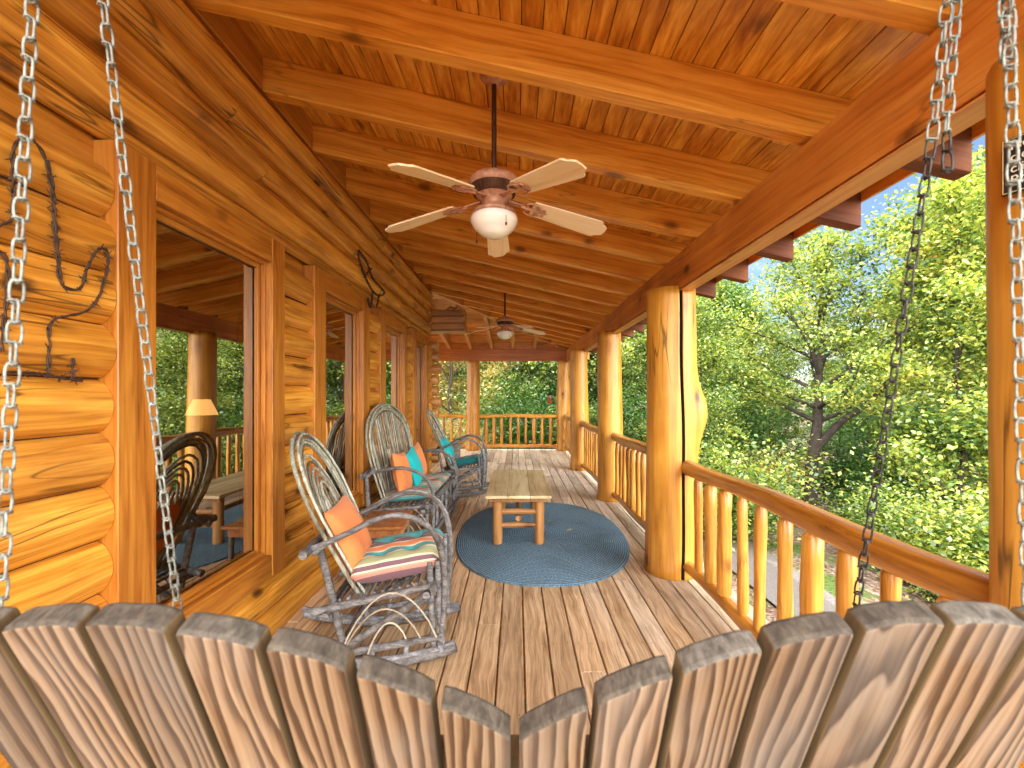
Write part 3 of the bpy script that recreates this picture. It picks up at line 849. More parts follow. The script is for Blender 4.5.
# ------------------------------------------------------------------ sign on the near post
def build_sign():
    ang = math.atan2(-1.07, -1.44)           # from the post axis to the camera
    ang = math.radians(-161)
    R = .203
    root = empty('sign', (1.455 + R*math.cos(ang), 1.07 + R*math.sin(ang), 2.135), ang+PI/2)
    tag(root, 'small black plaque with pale lettering on the right edge post', 'sign')
    b = MB(); b.box(-.105, .105, -.012, -.002, -.07, .07, bev=.002); b.build('board', M['iron_black'], root)
    b = MB()
    for x0, x1, z0, z1 in ((-.102,.102,.065,.0665), (-.102,.102,-.0665,-.065), (-.102,-.1005,-.065,.065), (.1005,.102,-.065,.065)): b.box(x0, x1, -.0135, -.0115, z0, z1)
    b.build('border', plain('sign_ochre', (.5,.33,.14), .6), root)
    m = plain('sign_lettering', (.62,.55,.42), .6)
    for k, line in enumerate(('Please', 'clean...', 'climbing', 'porch...')):
        line = ('Please', 'clean,', 'climb', 'Porch')[k]
        c = bpy.data.curves.new('lettering', 'FONT'); c.body = line; c.size = .029; c.extrude = .0008; c.align_x = 'LEFT'
        o = bpy.data.objects.new('lettering', c); COL.objects.link(o)
        dg = bpy.context.evaluated_depsgraph_get()
        me = bpy.data.meshes.new_from_object(o.evaluated_get(dg)); bpy.data.objects.remove(o)
        me.materials.clear(); me.materials.append(m)
        t = bpy.data.objects.new('lettering', me); COL.objects.link(t); t.parent = root
        t.location = (-.088, -.0135, .038-.028*k); t.rotation_euler = (PI/2, 0, 0)
build_sign()

# ------------------------------------------------------------------ ceiling fans
def build_fan(loc, rodlen, label):
    """loc: centre of the blade plane"""
    root = empty('ceiling_fan', loc); tag(root, label, 'ceiling fan', 'ceiling fans on the porch')
    top = rodlen
    b = MB(); b.lathe([(0, top), (.062, top), (.075, top-.03), (.073, top-.05), (.055, top-.06), (.05, top-.07), (.028, top-.075), (.022, top-.09), (0, top-.09)], 24)
    b.build('canopy', M['copper'], root)
    b = MB(); b.tube([(0, 0, .10), (0, 0, top-.07)], .0135, 12); b.build('downrod', M['copper_dark'], root)
    b = MB(); b.lathe([(0, .135), (.03, .135), (.035, .115), (.09, .105), (.125, .085), (.135, .065), (.132, .05), (.125, .042)], 32)
    b.lathe([(.095, -.002), (.075, -.015), (.062, -.04), (.06, -.06), (.09, -.075), (.112, -.085), (.112, -.098), (.0, -.098)], 32)
    b.build('motor_housing', M['copper'], root)
    b = MB()
    b.lathe([(.125, .042), (.118, .030), (.100, .004), (.095, -.002)], 32)
    for k in range(32):
        a = 2*PI*k/32
        b.tube([(.122*math.cos(a), .122*math.sin(a), .040), (.104*math.cos(a), .104*math.sin(a), .004)], .004, 5)
    b.build('vent_ring', M['copper_dark'], root)
    b = MB(); b.lathe([(.100, -.099), (.122, -.112), (.124, -.135), (.116, -.148), (.112, -.158), (.098, -.176), (.082, -.186), (.078, -.194), (.045, -.212), (0, -.218)], 32)
    b.build('glass_globe', M['opal'], root)
    b = MB()
    for (a, l) in ((2.5, .12), (-1.0, .09)):
        x, y = .118*math.cos(a), .118*math.sin(a)
        b.tube([(x, y, -.08), (x*1.03, y*1.03, -.08-l)], .0016, 5); b.lathe([(0, 0), (.005, -.006), (.005, -.016), (0, -.022)], 8, (x*1.03, y*1.03, -.08-l))
    b.build('pull_chain', M['copper_dark'], root)
    for k, ang in enumerate((90, 18, 162, -54, 234)):
        a = math.radians(ang)
        MX = Matrix.Rotation(a, 4, 'Z') @ Matrix.Rotation(math.radians(9.5), 4, 'Y') @ Matrix.Rotation(math.radians(-11), 4, 'X')
        # blade outline: tapered paddle with clipped, notched corners at the tip
        w0, w1 = .052, .072
        out = [(.215, -w0), (.225, -w0-.004), (.60, -w1), (.612, -w1+.004), (.622, -w1+.022), (.640, -w1+.030), (.655, -.030), (.658, 0)]
        out = out + [(x, -y) for x, y in out[-2::-1]]
        b = MB(); b.prism([V(x, y, -.004) for x, y in out], (0, 0, .008))
        o = b.build('blade', M['blade'], root); o.matrix_local = MX
        b = MB()
        b.prism([V(.075, -.016, -.012), V(.17, -.010, -.008), V(.17, .010, -.008), V(.075, .016, -.012)], (0, 0, .006))
        for s in (-1, 1):
            for (cx, cy, ra, rb) in ((.215, .026, .038, .022), (.262, .020, .024, .015)):
                b.tube([(cx+ra*math.cos(t), s*cy+rb*math.sin(t), -.010) for t in [2*PI*q/18 for q in range(18)]], .0048, 6, closed=True)
        b.tube([(.15, 0, -.010), (.22, 0, -.011), (.30, 0, -.009)], [.009, .006, .004], 6)
        for (x, y) in ((.24, -.03), (.24, .03), (.29, 0)): b.lathe([(0, -.014), (.006, -.013), (.008, -.008)], 8, (x, y, 0))
        o = b.build('blade_bracket', M['copper'], root); o.matrix_local = MX
    root.scale = (1.05, 1.05, 1.05)
    return root
fan1 = build_fan((-.126, 2.40, 2.655), (zc(-.126)-2.655-.002)/1.05, 'large copper ceiling fan with five pale wooden blades and white globe')
fan2 = build_fan((-.19, 6.88, 2.655), (zc(-.19)-2.655-.002)/1.05, 'far ceiling fan hanging over the end of the rug')

# ------------------------------------------------------------------ twig furniture
def wobl(P, amt, rnd):
    return [p + V(rnd.uniform(-amt, amt), rnd.uniform(-amt, amt), rnd.uniform(-amt, amt)) for p in P]
def cushion(w, d, h, nx=26, ny=26, tufts=((0,0),)):
    mb = MB()
    def prof(u): return max(0.0, 1-abs(u)**5)**.42
    for side in (1, -1):
        vs = []
        for j in range(ny+1):
            for i in range(nx+1):
                u, v = 2*i/nx-1, 2*j/ny-1
                z = h/2*prof(u)*prof(v)
                if side > 0:
                    for (tx, ty) in tufts:
                        dd = ((u*d/2-tx)**2 + (v*w/2-ty)**2)
                        z -= h*.55*math.exp(-dd/(.030**2)) + h*.10*math.exp(-dd/(.09**2))
                    z = z + h*.05*math.sin(u*9)*math.sin(v*8)*prof(u)*prof(v)
                vs.append(V(u*d/2*(1-.02*v*v), v*w/2*(1-.02*u*u), side*z))
        mb.add(vs, [(j*(nx+1)+i, j*(nx+1)+i+1, (j+1)*(nx+1)+i+1, (j+1)*(nx+1)+i) for j in range(ny) for i in range(nx)], 0, True)
    return mb
def pillow(w, h, t, n=18):
    mb = MB()
    for side in (1, -1):
        vs = []
        for j in range(n+1):
            for i in range(n+1):
                u, v = 2*i/n-1, 2*j/n-1
                z = t/2*(max(0, 1-u**2)*max(0, 1-v**2))**.42
                z += .006*math.sin(6*u+2*v)*(1-u*u)*(1-v*v)
                pin = 1-.08*(1-u*u) if abs(v) == 1 else 1
                vs.append(V(u*w/2*(1-.07*(1-v*v)*abs(u)), v*h/2*(1-.07*(1-u*u)*abs(v)), side*z))
        mb.add(vs, [(j*(n+1)+i, j*(n+1)+i+1, (j+1)*(n+1)+i+1, (j+1)*(n+1)+i) for j in range(n) for i in range(n)], 0, True)
    return mb

def hoop_pts(hw, H, wb, n=9):
    """inverted U in (u, v): foot half width wb, belly half width hw, height H"""
    P = [V(-wb, 0, 0), V(-wb-(hw-wb)*.55, H*.25, 0), V(-hw, H*.55, 0)]
    for k in range(1, 8):
        a = PI - PI*k/8
        P.append(V(hw*math.cos(a), H*.60 + H*.40*math.sin(a), 0))
    P += [V(hw, H*.55, 0), V(wb+(hw-wb)*.55, H*.25, 0), V(wb, 0, 0)]
    return catmull(P, 4)

def twig_seat(kind, loc, rz, label, cush, seed=0):
    """faces local +X. kind rocker | bench"""
    rnd = random.Random(seed)
    bench = kind == 'bench'
    hwS = .66 if bench else .235        # half width at the legs
    root = empty('rocking_chair' if not bench else 'garden_bench', loc, rz)
    zf, zr = (.47, .42) if bench else (.475, .375)    # seat frame heights front / rear
    xf, xr = (.36, -.24) if bench else (.40, -.20)
    lean = V(-.20, 0, .98).normalized() if bench else V(-.42, 0, .92).normalized()
    O = V(-.10, 0, .40) if bench else V(-.02, 0, .40)
    H = 1.08 if bench else 1.02
    hw, wb = (.71, .56) if bench else (.30, .20)
    nrm = V(lean.z, 0, -lean.x)
    def B(u, v, off=0): return O + V(0, u, 0) + lean*v + nrm*off
    tw, rod = M['twig'], M['rod']
    # outer hoop band of several rods
    mb = MB()
    nb = 6 if not bench else 6
    for k in range(nb):
        d = k*.0165
        pts = [B(p.x*(1-d/hw*1.0), p.y*(1-d/H) , .012*math.sin(k*2.1)+ (.018 if k % 2 else 0)) for p in hoop_pts(hw, H, wb)]
        mb.tube(wobl(pts, .0015, rnd), .0085 if k else .0125, 7)
    mb.build('back_hoop', rod, root)
    # inner rods
    mb = MB()
    if bench:
        nr = 26
        for k in range(nr):
            s = (k+.5)/nr*2-1
            u1 = s*(hw-.10); 
            hgt = H*.60 + H*.40*math.sqrt(max(0, 1-(u1/(hw-.06))**2)) - .09
            u0 = s*(wb-.02)
            pts = [B(u0+(u1-u0)*t + .006*math.sin(t*5+k), hgt*t, -.004+.01*math.sin(t*3+k)) for t in [q/6 for q in range(7)]]
            mb.tube(wobl(pts, .002, rnd), .0075, 6)
    else:
        for k in range(5):       # nested inner hoops
            sc = .60 - k*.072
            pts = [B(p.x*sc, p.y*(.86-.045*k), -.012+.004*k) for p in hoop_pts(hw, H, wb*.9)]
            mb.tube(wobl(pts, .002, rnd), .009, 6)
        for k in range(5):
            u = -.075+.0375*k
            mb.tube(wobl([B(u*.8, 0), B(u, .4), B(u*1.1, .66-abs(u)*1.2)], .003, rnd), .008, 6)
    mb.build('back_rods', rod, root)
    # cross bar behind the back
    mb = MB(); cb = hwS+.12
    c = V(-.28, 0, .70) if not bench else V(-.26, 0, .78)
    mb.tube(wobl([c+V(0, -cb, 0), c+V(0, 0, .015), c+V(0, cb, 0)], .006, rnd), [.024, .020, .025], 10, wob=.05)
    for s in (-1, 1):
        mb.tube([c+V(.02, s*(hwS+.02), -.02), c+V(.10, s*(hwS+.04), .05)], .018, 8)
    mb.build('cross_bar', tw, root)
    # legs
    for s in (-1, 1):
        mb = MB(); y = s*hwS
        if bench: P = [V(xr-.02, y, .78), V(xr, y, .4), V(xr, y, .0)]
        else: P = [V(-.23, y, .70), V(-.16, y, .40), V(-.09, y, .06)]
        mb.tube(wobl(P, .003, rnd), [.021, .022, .020], 9, wob=.06); mb.build('rear_leg', tw, root)
        mb = MB()
        for dx in ((.0, .045) if not bench else (0,)):
            P = [V(xf-.02+dx, y+.01*s, zf+.14 if not bench else zf+.05), V(xf-.01+dx, y, .30), V(xf+.005+dx, y, .08 if not bench else 0)]
            mb.tube(wobl(P, .004, rnd), .019, 9, wob=.06)
        mb.build('front_leg', tw, root)
    # arms: doubled bent rods
    for s in (-1, 1):
        mb = MB()
        if bench:
            A = [(-.34, .62, .74), (-.16, .66, .80), (.08, .68, .845), (.27, .68, .80), (.385, .66, .68), (.41, .64, .50), (.40, .62, .30), (.385, .62, .06)]
            sc = 1.02
        else:
            A = [(-.32, .27, .69), (-.12, .285, .77), (.10, .30, .875), (.24, .30, .89), (.37, .295, .83), (.44, .285, .71), (.465, .27, .55), (.46, .255, .35), (.44, .25, .12)]
            sc = 1
        for d in (0, .020):
            pts = catmull([V(x-(d*.5 if z < .8 else 0), s*(y*sc-d*.9), z-d*.35) for x, y, z in A], 5)
            mb.tube(wobl(pts, .0015, rnd), [.0165 if d == 0 else .012]*len(pts), 8, wob=.04)
        mb.build('arm', tw, root)
    # seat frame
    mb = MB()
    for s in (-1, 1):
        P = [V(xr-.07, s*(hwS+.025), zr-.02), V(.1, s*(hwS+.03), (zf+zr)/2), V(xf+.04, s*(hwS+.025), zf)]
        mb.tube(wobl(P, .004, rnd), [.024, .022, .021], 10, wob=.07)
    for (x, z) in ((xr+.02, zr-.03), (xf-.03, zf-.035), (xf+.01, zf-.0)):
        mb.tube(wobl([V(x, -hwS-.08, z), V(x, 0, z), V(x, hwS+.08, z)], .004, rnd), .021, 9, wob=.06)
    ns = 13
    for k in range(ns):
        t = k/(ns-1); x = xr+.03+(xf-xr-.03)*t; z = zr+(zf-zr)*t+.022
        mb.tube([V(x, -hwS-.01, z), V(x, hwS+.01, z)], .010, 6)
    mb.build('seat_frame', tw, root)
    # side trusses
    for s in (-1, 1):
        mb = MB(); y = s*(hwS+.012)
        zl0, zl1 = (.10, .18) if not bench else (.14, .17)
        mb.tube(wobl([V(-.15, y, zl0), V(.45 if not bench else .38, y, zl1)], .003, rnd), .020, 9, wob=.06)
        mb.tube(wobl([V(-.12, y+.01*s, zl0+.03), V(.38, y+.01*s, zf-.04)], .003, rnd), .021, 9, wob=.06)
        mb.build('side_stretcher', tw, root)
        mb = MB()
        for (x0, x1, h) in ((-.11, .42, .30), (-.10, .33, .21), (.04, .25, .13)):
            P = [V(x0+(x1-x0)*t, y+.03*s, zl0+.01+(zl1-zl0)*t + h*math.sin(PI*t)**.8) for t in [q/12 for q in range(13)]]
            mb.tube(P, .0055, 6)
        mb.build('bent_hoop', M['twig_pale'], root)
    mb = MB(); mb.tube(wobl([V(-.1, -hwS, .17), V(-.1, hwS, .17)], .003, rnd), .018, 8, wob=.06); mb.build('rear_stretcher', tw, root)
    mb = MB(); mb.tube(wobl([V(.43, -hwS, .22), V(.43, hwS, .22)], .003, rnd), .018, 8, wob=.06)
    if bench:
        n = 11
        for k in range(n):
            y0 = -hwS+.05+(2*hwS-.1)*k/(n-1); y1 = y0 + (.10 if k % 2 else -.10)
            y1 = max(-hwS, min(hwS, y1))
            mb.tube([V(.40, y0, .22), V(.39, y1, zf-.01)], .012, 7)
        mb.tube([V(.41, -hwS, .10), V(.41, hwS, .42)], .014, 7)
    mb.build('front_stretcher', tw, root)
    if not bench:
        for s in (-1, 1):
            mb = MB(); y = s*(hwS+.005)
            for d in (0, .030):
                P = []
                for q in range(13):
                    t = q/12; x = -.50+1.03*t - d*.3
                    z = .024 + .15*((x-.02)/.55)**2*.62
                    P.append(V(x, y, z+d))
                mb.tube(wobl(P, .002, rnd), [.0235 if d == 0 else .018]*13, 9, wob=.07)
            for x in (.05, .24): mb.tube([V(x, y, .05), V(x+.01, y, .15)], .016, 8)
            mb.build('rocker', tw, root)
    # cushion rests on the seat: its own thing
    tilt = math.atan2(zf-zr, xf-xr)
    return root, tilt, (xf+xr)/2, (zf+zr)/2

def place(mb, name, mat, root, loc, rot, label, cat, group=None):
    W = Matrix.Translation(root.location) @ Matrix.Rotation(root.rotation_euler.z, 4, 'Z') @ Matrix.Translation(loc) @ Euler(rot).to_matrix().to_4x4()
    o = mb.build(name, mat); o.matrix_world = W
    tag(o, label, cat, group); return o

A8 = math.radians(5)
c1, t1, cx, cz = twig_seat('rocker', (-.90, 2.72, 0), A8, '', None, 11)
tag(c1, 'grey twig rocking chair nearest the swing, holding a striped cushion', 'rocking chair', 'bent twig rocking chairs')
tuf = tuple((a, b) for a in (-.10, .09) for b in (-.11, .11))
place(cushion(.50, .50, .17, tufts=tuf), 'seat_cushion', M['stripe'], c1, (.18, -.01, .575), (0, -t1, 0), 'teal orange and purple striped tufted cushion on the nearest rocking chair', 'cushion', 'striped seat cushions')
place(pillow(.42, .42, .16), 'throw_pillow', M['orange'], c1, (-.035, -.02, .72), (math.radians(6), math.radians(-62)+PI, math.radians(4)), 'plump orange pillow leaning in the nearest rocking chair', 'pillow', 'throw pillows')
c2, t2, _, _ = twig_seat('bench', (-1.21, 4.98, 0), math.radians(-2), '', None, 12)
tag(c2, 'wide grey twig loveseat bench with a tall fan back against the cabin wall', 'bench')
tuf = tuple((a, b) for a in (-.10, .10) for b in (-.45, -.15, .15, .45))
place(cushion(1.26, .52, .10, 22, 44, tufts=tuf), 'seat_cushion', M['stripe_wide'], c2, (.10, 0, .525), (0, -t2, 0), 'long rust and grey striped cushion on the twig bench', 'cushion', 'striped seat cushions')
for (y, m, w, lb) in ((-.40, 'orange', .40, 'orange pillow at the near end of the twig bench'), (-.10, 'teal', .30, 'bright turquoise pillow between two orange pillows on the bench'), (.22, 'orange', .42, 'orange pillow behind the turquoise pillow, farther along the bench')):
    place(pillow(w, .42, .15), 'throw_pillow', M[m], c2, (-.06 + (.05 if m == 'teal' else 0), y, .745), (0, math.radians(70), math.radians(0)) if False else (PI/2, 0, PI/2) , lb, 'pillow', 'throw pillows')
c3, t3, _, _ = twig_seat('rocker', (-.96, 6.85, 0), math.radians(0), '', None, 13)
tag(c3, 'farthest grey twig rocking chair with teal cushion and pillow', 'rocking chair', 'bent twig rocking chairs')
place(cushion(.47, .46, .11, tufts=((-.10,-.11),(-.10,.11),(.09,-.11),(.09,.11))), 'seat_cushion', M['tealdark'], c3, (.185, 0, .538), (0, -t3, 0), 'deep teal seat cushion on the farthest rocking chair', 'cushion')
place(pillow(.42, .38, .15), 'throw_pillow', M['teal'], c3, (-.06, 0, .76), (0, math.radians(-62)+PI, 0), 'turquoise pillow in the farthest rocking chair', 'pillow', 'throw pillows')

# pillows on the bench: lean them on its back
def fix_pillows():
    for o in bpy.data.objects:
        if o.name.startswith('throw_pillow') and 'bench' in o.get('label', ''):
            lb = o['label']
            y = -.40 if 'near end' in lb else (-.10 if lb.startswith('bright') else .24)
            W = Matrix.Translation(c2.location) @ Matrix.Rotation(c2.rotation_euler.z, 4, 'Z')
            # pillow local x -> across (Y), local y -> up the back, local z -> forward
            lean = V(-.22, 0, .96).normalized(); fw = V(lean.z, 0, -lean.x)
            tw = .22 if lb.startswith('bright') else (-.10 if y < 0 else .12)
            R = Matrix((V(0, 1, 0), lean, fw)).transposed().to_4x4() @ Matrix.Rotation(tw, 4, 'Z')
            p = V(.02 + (.045 if lb.startswith('bright') else 0), y, .755)
            o.matrix_world = W @ Matrix.Translation(p) @ R
fix_pillows()
def fix_rocker_pillows():
    for o in bpy.data.objects:
        if o.name.startswith('throw_pillow') and 'rocking' in o.get('label', ''):
            c = c1 if 'nearest' in o['label'] else c3
            W = Matrix.Translation(c.location) @ Matrix.Rotation(c.rotation_euler.z, 4, 'Z')
            lean = V(-.42, 0, .92).normalized(); fw = V(lean.z, 0, -lean.x)
            R = Matrix((V(0, 1, 0), lean, fw)).transposed().to_4x4() @ Matrix.Rotation(.04, 4, 'Z')
            o.matrix_world = W @ Matrix.Translation(V(-.13, -.03, .715)) @ R
fix_rocker_pillows()

# small table between the rocker and the bench
def side_table():
    r = empty('side_table', (-1.13, 3.78, 0), .1); tag(r, 'low red brown plank side table between the nearest rocker and the bench', 'table')
    b = MB()
    for k in range(4): b.box(-.19, .19, -.26+.13*k, -.26+.13*k+.126, .47, .495, bev=.004)
    b.build('tabletop', M['redwood'], r)
    b = MB()
    for y in (-.22, .20): b.box(-.16, .16, y, y+.02, .40, .468)
    for x in (-.165, .145): b.box(x, x+.02, -.20, .20, .40, .4675)
    b.build('apron', M['redwood'], r)
    b = MB(); b.box(-.17, .17, -.22, .22, .20, .215); b.build('shelf', M['redwood'], r)
    for x in (-.15, .15):
        for y in (-.2, .2):
            b = MB(); b.tube([(x, y, 0), (x*.97, y*.97, .4)], .02, 8); b.build('leg', M['twig'], r)
side_table()

def stump():
    r = empty('plant_stand', (-1.14, 8.05, 0)); tag(r, 'grey stump shaped side table beyond the farthest rocking chair', 'side table')
    b = MB(); b.lathe([(0, 0), (.12, 0), (.105, .05), (.095, .3), (.10, .60)], 18); b.build('trunk', M['stump'], r)
    b = MB(); b.lathe([(.1, .6), (.125, .605), (.13, .64), (.125, .655), (0, .655)], 18); b.build('tabletop', M['stump'], r)
stump()

def feeder():
    r = empty('hanging_feeder', (.93, 12.36, 1.42)); tag(r, 'small black and red bird feeder hanging beside the far corner post', 'bird feeder')
    b = MB(); b.tube([(0, 0, .18), (0, 0, 1.05)], .004, 6); b.build('wire', M['iron_black'], r)
    b = MB(); b.lathe([(0, .20), (.03, .19), (.10, .13), (.11, .11), (0, .11)], 16); b.build('lid', M['iron_black'], r)
    b = MB(); b.lathe([(.045, .11), (.05, .0), (.04, -.06)], 14); b.build('bottle', plain('amber_glass', (.25,.03,.02), .15), r)
    b = MB(); b.lathe([(0, -.05), (.07, -.055), (.085, -.08), (.05, -.11), (0, -.115)], 16)
    for k in range(4):
        a = k*PI/2; b.lathe([(0, 0), (.014, .004), (.008, .018)], 8, (.07*math.cos(a), .07*math.sin(a), -.06))
    b.build('tray', plain('red_plastic', (.35,.02,.015), .35), r)
feeder()

# ------------------------------------------------------------------ coffee table and rug
def coffee_table():
    r = empty('coffee_table', (.015, 5.16, .012)); tag(r, 'rustic coffee table with bleached plank top and log legs on the blue rug', 'coffee table')
    ws = [-.335, -.115, .12, .335]
    b = MB()
    for k in range(3): b.box(ws[k], ws[k+1]-.003, -.76, .76, .500, .532, bev=.004)
    b.build('tabletop', M['tabletop'], r)
    b = MB(); b.box(-.30, .30, -.70, -.665, .455, .498, bev=.004); b.box(-.30, .30, .665, .70, .455, .498, bev=.004)
    b.build('batten', M['tableleg'], r)
    for sx in (-1, 1):
        for sy in (-1, 1):
            b = MB(); x, y = sx*.218, sy*.60
            b.tube([(x, y, 0), (x, y, .03), (x, y, .25), (x, y, .497)], [.047, .052, .050, .054], 14, wob=.03); b.build('leg', M['tableleg'], r)
    for sy in (-1, 1):
        for z in (.19, .33):
            b = MB(); b.tube([(-.24, sy*.60, z), (0, sy*.60, z+.004), (.24, sy*.60, z)], [.026, .033, .026], 10, wob=.04); b.build('rung', M['tablerung'], r)
    b = MB(); b.tube([(0, -.6, .26), (0, .6, .26)], .03, 10); b.build('stretcher', M['tableleg'], r)
coffee_table()
def rug():
    b = MB(); n = 96; vs = []
    rings = [1.0, 1.0, .985, .6, .001]; zs = [.001, .008, .012, .012, .012]
    for q, z in zip(rings, zs):
        for k in range(n):
            a = 2*PI*k/n; c, s = math.cos(a), math.sin(a)
            rr = (abs(c)**2.3 + abs(s)**2.3)**(-1/2.3)
            vs.append(V(q*rr*c*.92, q*rr*s*1.38, z + (.004*math.sin(5*a) if q < 1 else 0)*0))
    b.add(vs, [(i*n+k, i*n+(k+1) % n, (i+1)*n+(k+1) % n, (i+1)*n+k) for i in range(len(rings)-1) for k in range(n)], 0, True)
    o = b.build('area_rug', M['rug'], loc=(.265, 4.93, .002)); o.rotation_euler.z = math.radians(-1)
    tag(o, 'oval blue grey braided rug under the coffee table', 'rug')
    for k, (x, y, rz, lb) in enumerate(((.60, 4.98, .5, 'small pale crumpled leaf on the right of the rug'), (.40, 5.32, 1.4, 'small green leaf near the middle of the rug'), (.28, 6.0, 0, 'tiny pale leaf at the far side of the rug'))):
        l = MB()
        P = [(-.045, 0, 0), (-.02, .02, .006), (.01, .022, .009), (.045, .0, .012), (.01, -.022, .009), (-.02, -.02, .006), (0, 0, .002)]
        l.add([V(*p) for p in P], [(0,6,1), (1,6,2), (2,6,3), (3,6,4), (4,6,5), (5,6,0)])
        o = l.build('fallen_leaf', plain('dry_leaf', (.42,.40,.28) if k != 1 else (.16,.25,.14), .7), loc=(x, y, .018)); o.rotation_euler.z = rz
        tag(o, lb, 'leaf', 'fallen leaves on the rug')
rug()

# ------------------------------------------------------------------ porch swing in front of the camera
TH = math.radians(22); SD = V(0, math.sin(TH), -math.cos(TH))   # down the slats
SO = V(0, .50, CAMH-.243)                                        # reference top line
XS = [0, .05, .15, .25, .35, .45, .55, .65, .75]
TS = [.245, .203, .139, .085, .050, .027, .024, .036, .06]
def ttop(x): return float(np.interp(abs(x), XS, TS))
swing = empty('porch_swing', (0, .8, .5)); tag(swing, 'weathered wooden porch swing with a slatted back in the foreground, hung on chains', 'porch swing')
def spart(mb, name, mats, label=None):
    o = mb.build(name, mats); o.parent = swing; o.matrix_parent_inverse = Matrix.Translation(swing.location).inverted()
    if label: o['label'] = label
    return o
def build_swing():
    nrm = V(0, -math.cos(TH), -math.sin(TH))       # towards the camera
    th = .034; w = .0450
    for i in range(-7, 7):
        xc = (i+.5)*.1022 - .003
        x0, x1 = xc-w, xc+w
        # local frame: origin at the top centre; X across, Z up the slat, Y thickness
        root = SO + V(xc, 0, 0)
        n = 6; jit = random.uniform(-.003, .003)
        top = []
        for k in range(n+1):
            x = -w + 2*w*k/n
            t = ttop(xc+x) + jit
            edge = (abs(x)/w)**10*.004
            top.append((x, -t-edge - random.uniform(0, .0012)))
        bot = -.80
        mb = MB()
        ro = .006
        front = [V(x, 0, z-.003) for x, z in top]; back = [V(x, th, z-.003) for x, z in top]
        fi = [V(x, ro, z) for x, z in top]; bi = [V(x, th-ro, z) for x, z in top]
        A = front + fi + bi + back; m = n+1
        mb.add(A, [(r*m+k, r*m+k+1, (r+1)*m+k+1, (r+1)*m+k) for r in range(3) for k in range(n)], 1, False)
        # faces of the slat
        lo = [V(-w+2*w*k/n, 0, bot) for k in range(n+1)]; lob = [p+V(0, th, 0) for p in lo]
        mb.add(front+lo, [(k, m+k, m+k+1, k+1) for k in range(n)], 0)
        mb.add(back+lob, [(k, k+1, m+k+1, m+k) for k in range(n)], 0)
        c = .0035
        mb.add([front[0], fi[0], bi[0], back[0], lo[0], lob[0]], [(0,1,2,3,5,4)], 2)
        mb.add([front[-1], fi[-1], bi[-1], back[-1], lo[-1], lob[-1]], [(0,4,5,3,2,1)], 2)
        import bmesh
        o = mb.build('back_slat', [M['slat'], M['slat_end'], M['slat_side']], fix=False)
        bm = bmesh.new(); bm.from_mesh(o.data); bmesh.ops.remove_doubles(bm, verts=bm.verts, dist=.0004); bmesh.ops.recalc_face_normals(bm, faces=bm.faces); bm.to_mesh(o.data); bm.free()
        bv = o.modifiers.new('bevel', 'BEVEL'); bv.width = .0028; bv.segments = 2; bv.limit_method = 'ANGLE'; bv.angle_limit = math.radians(50); bv.material = -1
        R = Matrix((V(1, 0, 0), V(0, math.cos(TH), math.sin(TH)), V(0, -math.sin(TH), math.cos(TH)))).transposed().to_4x4()
        o.parent = swing
        o.matrix_local = Matrix.Translation(swing.location).inverted() @ Matrix.Translation(root) @ R
        sb = MB()
        for zz in (-.405, -.705): 
            for xx in (-.018, .02): sb.tube([V(xx, -.0008, zz), V(xx, .003, zz)], .0042, 10)
        so2 = sb.build('screw_heads', M['iron'], o)
    # rails on the seat side of the slats
    up = V(0, -math.sin(TH), math.cos(TH)); fw = V(0, math.cos(TH), math.sin(TH))
    for t, name in ((.44, 'back_rail'), (.74, 'back_rail')):
        P = SO + SD*t + fw*(th+.002)
        mb = MB()
        poly = [P + V(-.74, 0, 0), P + V(-.74, 0, 0)+fw*.036, P + V(-.74, 0, 0)+fw*.036+up*.085, P + V(-.74, 0, 0)+up*.085]
        mb.prism(poly, (1.48, 0, 0)); spart(mb, name, M['slat_side'])
    ys = .84
    for k in range(6):
        mb = MB(); y = ys-.02 + k*.066
        mb.box(-.70, .70, y, y+.058, .475-.008*abs(k-3), .497-.008*abs(k-3), bev=.004); spart(mb, 'seat_slat', M['slat'])
    for s in (-1, 1):
        mb = MB(); mb.box(s*.72-.02, s*.72+.02, .78, 1.20, .40, .47, bev=.004); spart(mb, 'seat_rail', M['slat_side'])
        mb = MB(); mb.box(s*.72-.045, s*.72+.045, .62, 1.08, .760, .785, bev=.005); spart(mb, 'armrest', M['slat'])
        mb = MB(); mb.box(s*.72-.018, s*.72+.018, .98, 1.03, .472, .758, bev=.004); spart(mb, 'arm_post', M['slat_side'])
build_swing()

def link_chain(mb, A, B, pitch=.0295, wire=.0019, lw=.0076, mi=0, sag=0.0, start=0, knots=True):
    A, B = Vector(A), Vector(B); d = B-A; L = d.length; n = max(2, round(L/pitch)); d.normalize()
    a = d.orthogonal().normalized(); a = (V(1, 0, 0) - d*d.x).normalized(); b = d.cross(a)
    for i in range(n):
        c = A + d*(L*(i+.5)/n)
        th = (0.25 if (i+start) % 2 else PI/2+.25) + random.uniform(-.25, .25)
        s = a*math.cos(th) + b*math.sin(th)
        hl = pitch*.5 + wire*1.7
        P = []
        for q in range(14):
            t = 2*PI*q/14
            x = math.cos(t); y = math.sin(t)
            u = lw*(abs(x)**.8)*(1 if x > 0 else -1); v = (hl)*(abs(y)**.75)*(1 if y > 0 else -1)
            P.append(c + s*u + d*v)
        mb.tube(P, wire, 6, closed=True, mi=mi)
        if knots:      # the twisted tie of a lock-link chain
            o = c + d*(hl*.80); r2 = d.cross(s)
            mb.tube([o + s*lw*1.25*math.cos(2*PI*q/8)*.9 + r2*wire*2.4*math.sin(2*PI*q/8) + d*(.0015*math.sin(4*PI*q/8)) for q in range(8)], wire*.85, 5, closed=True, mi=mi)

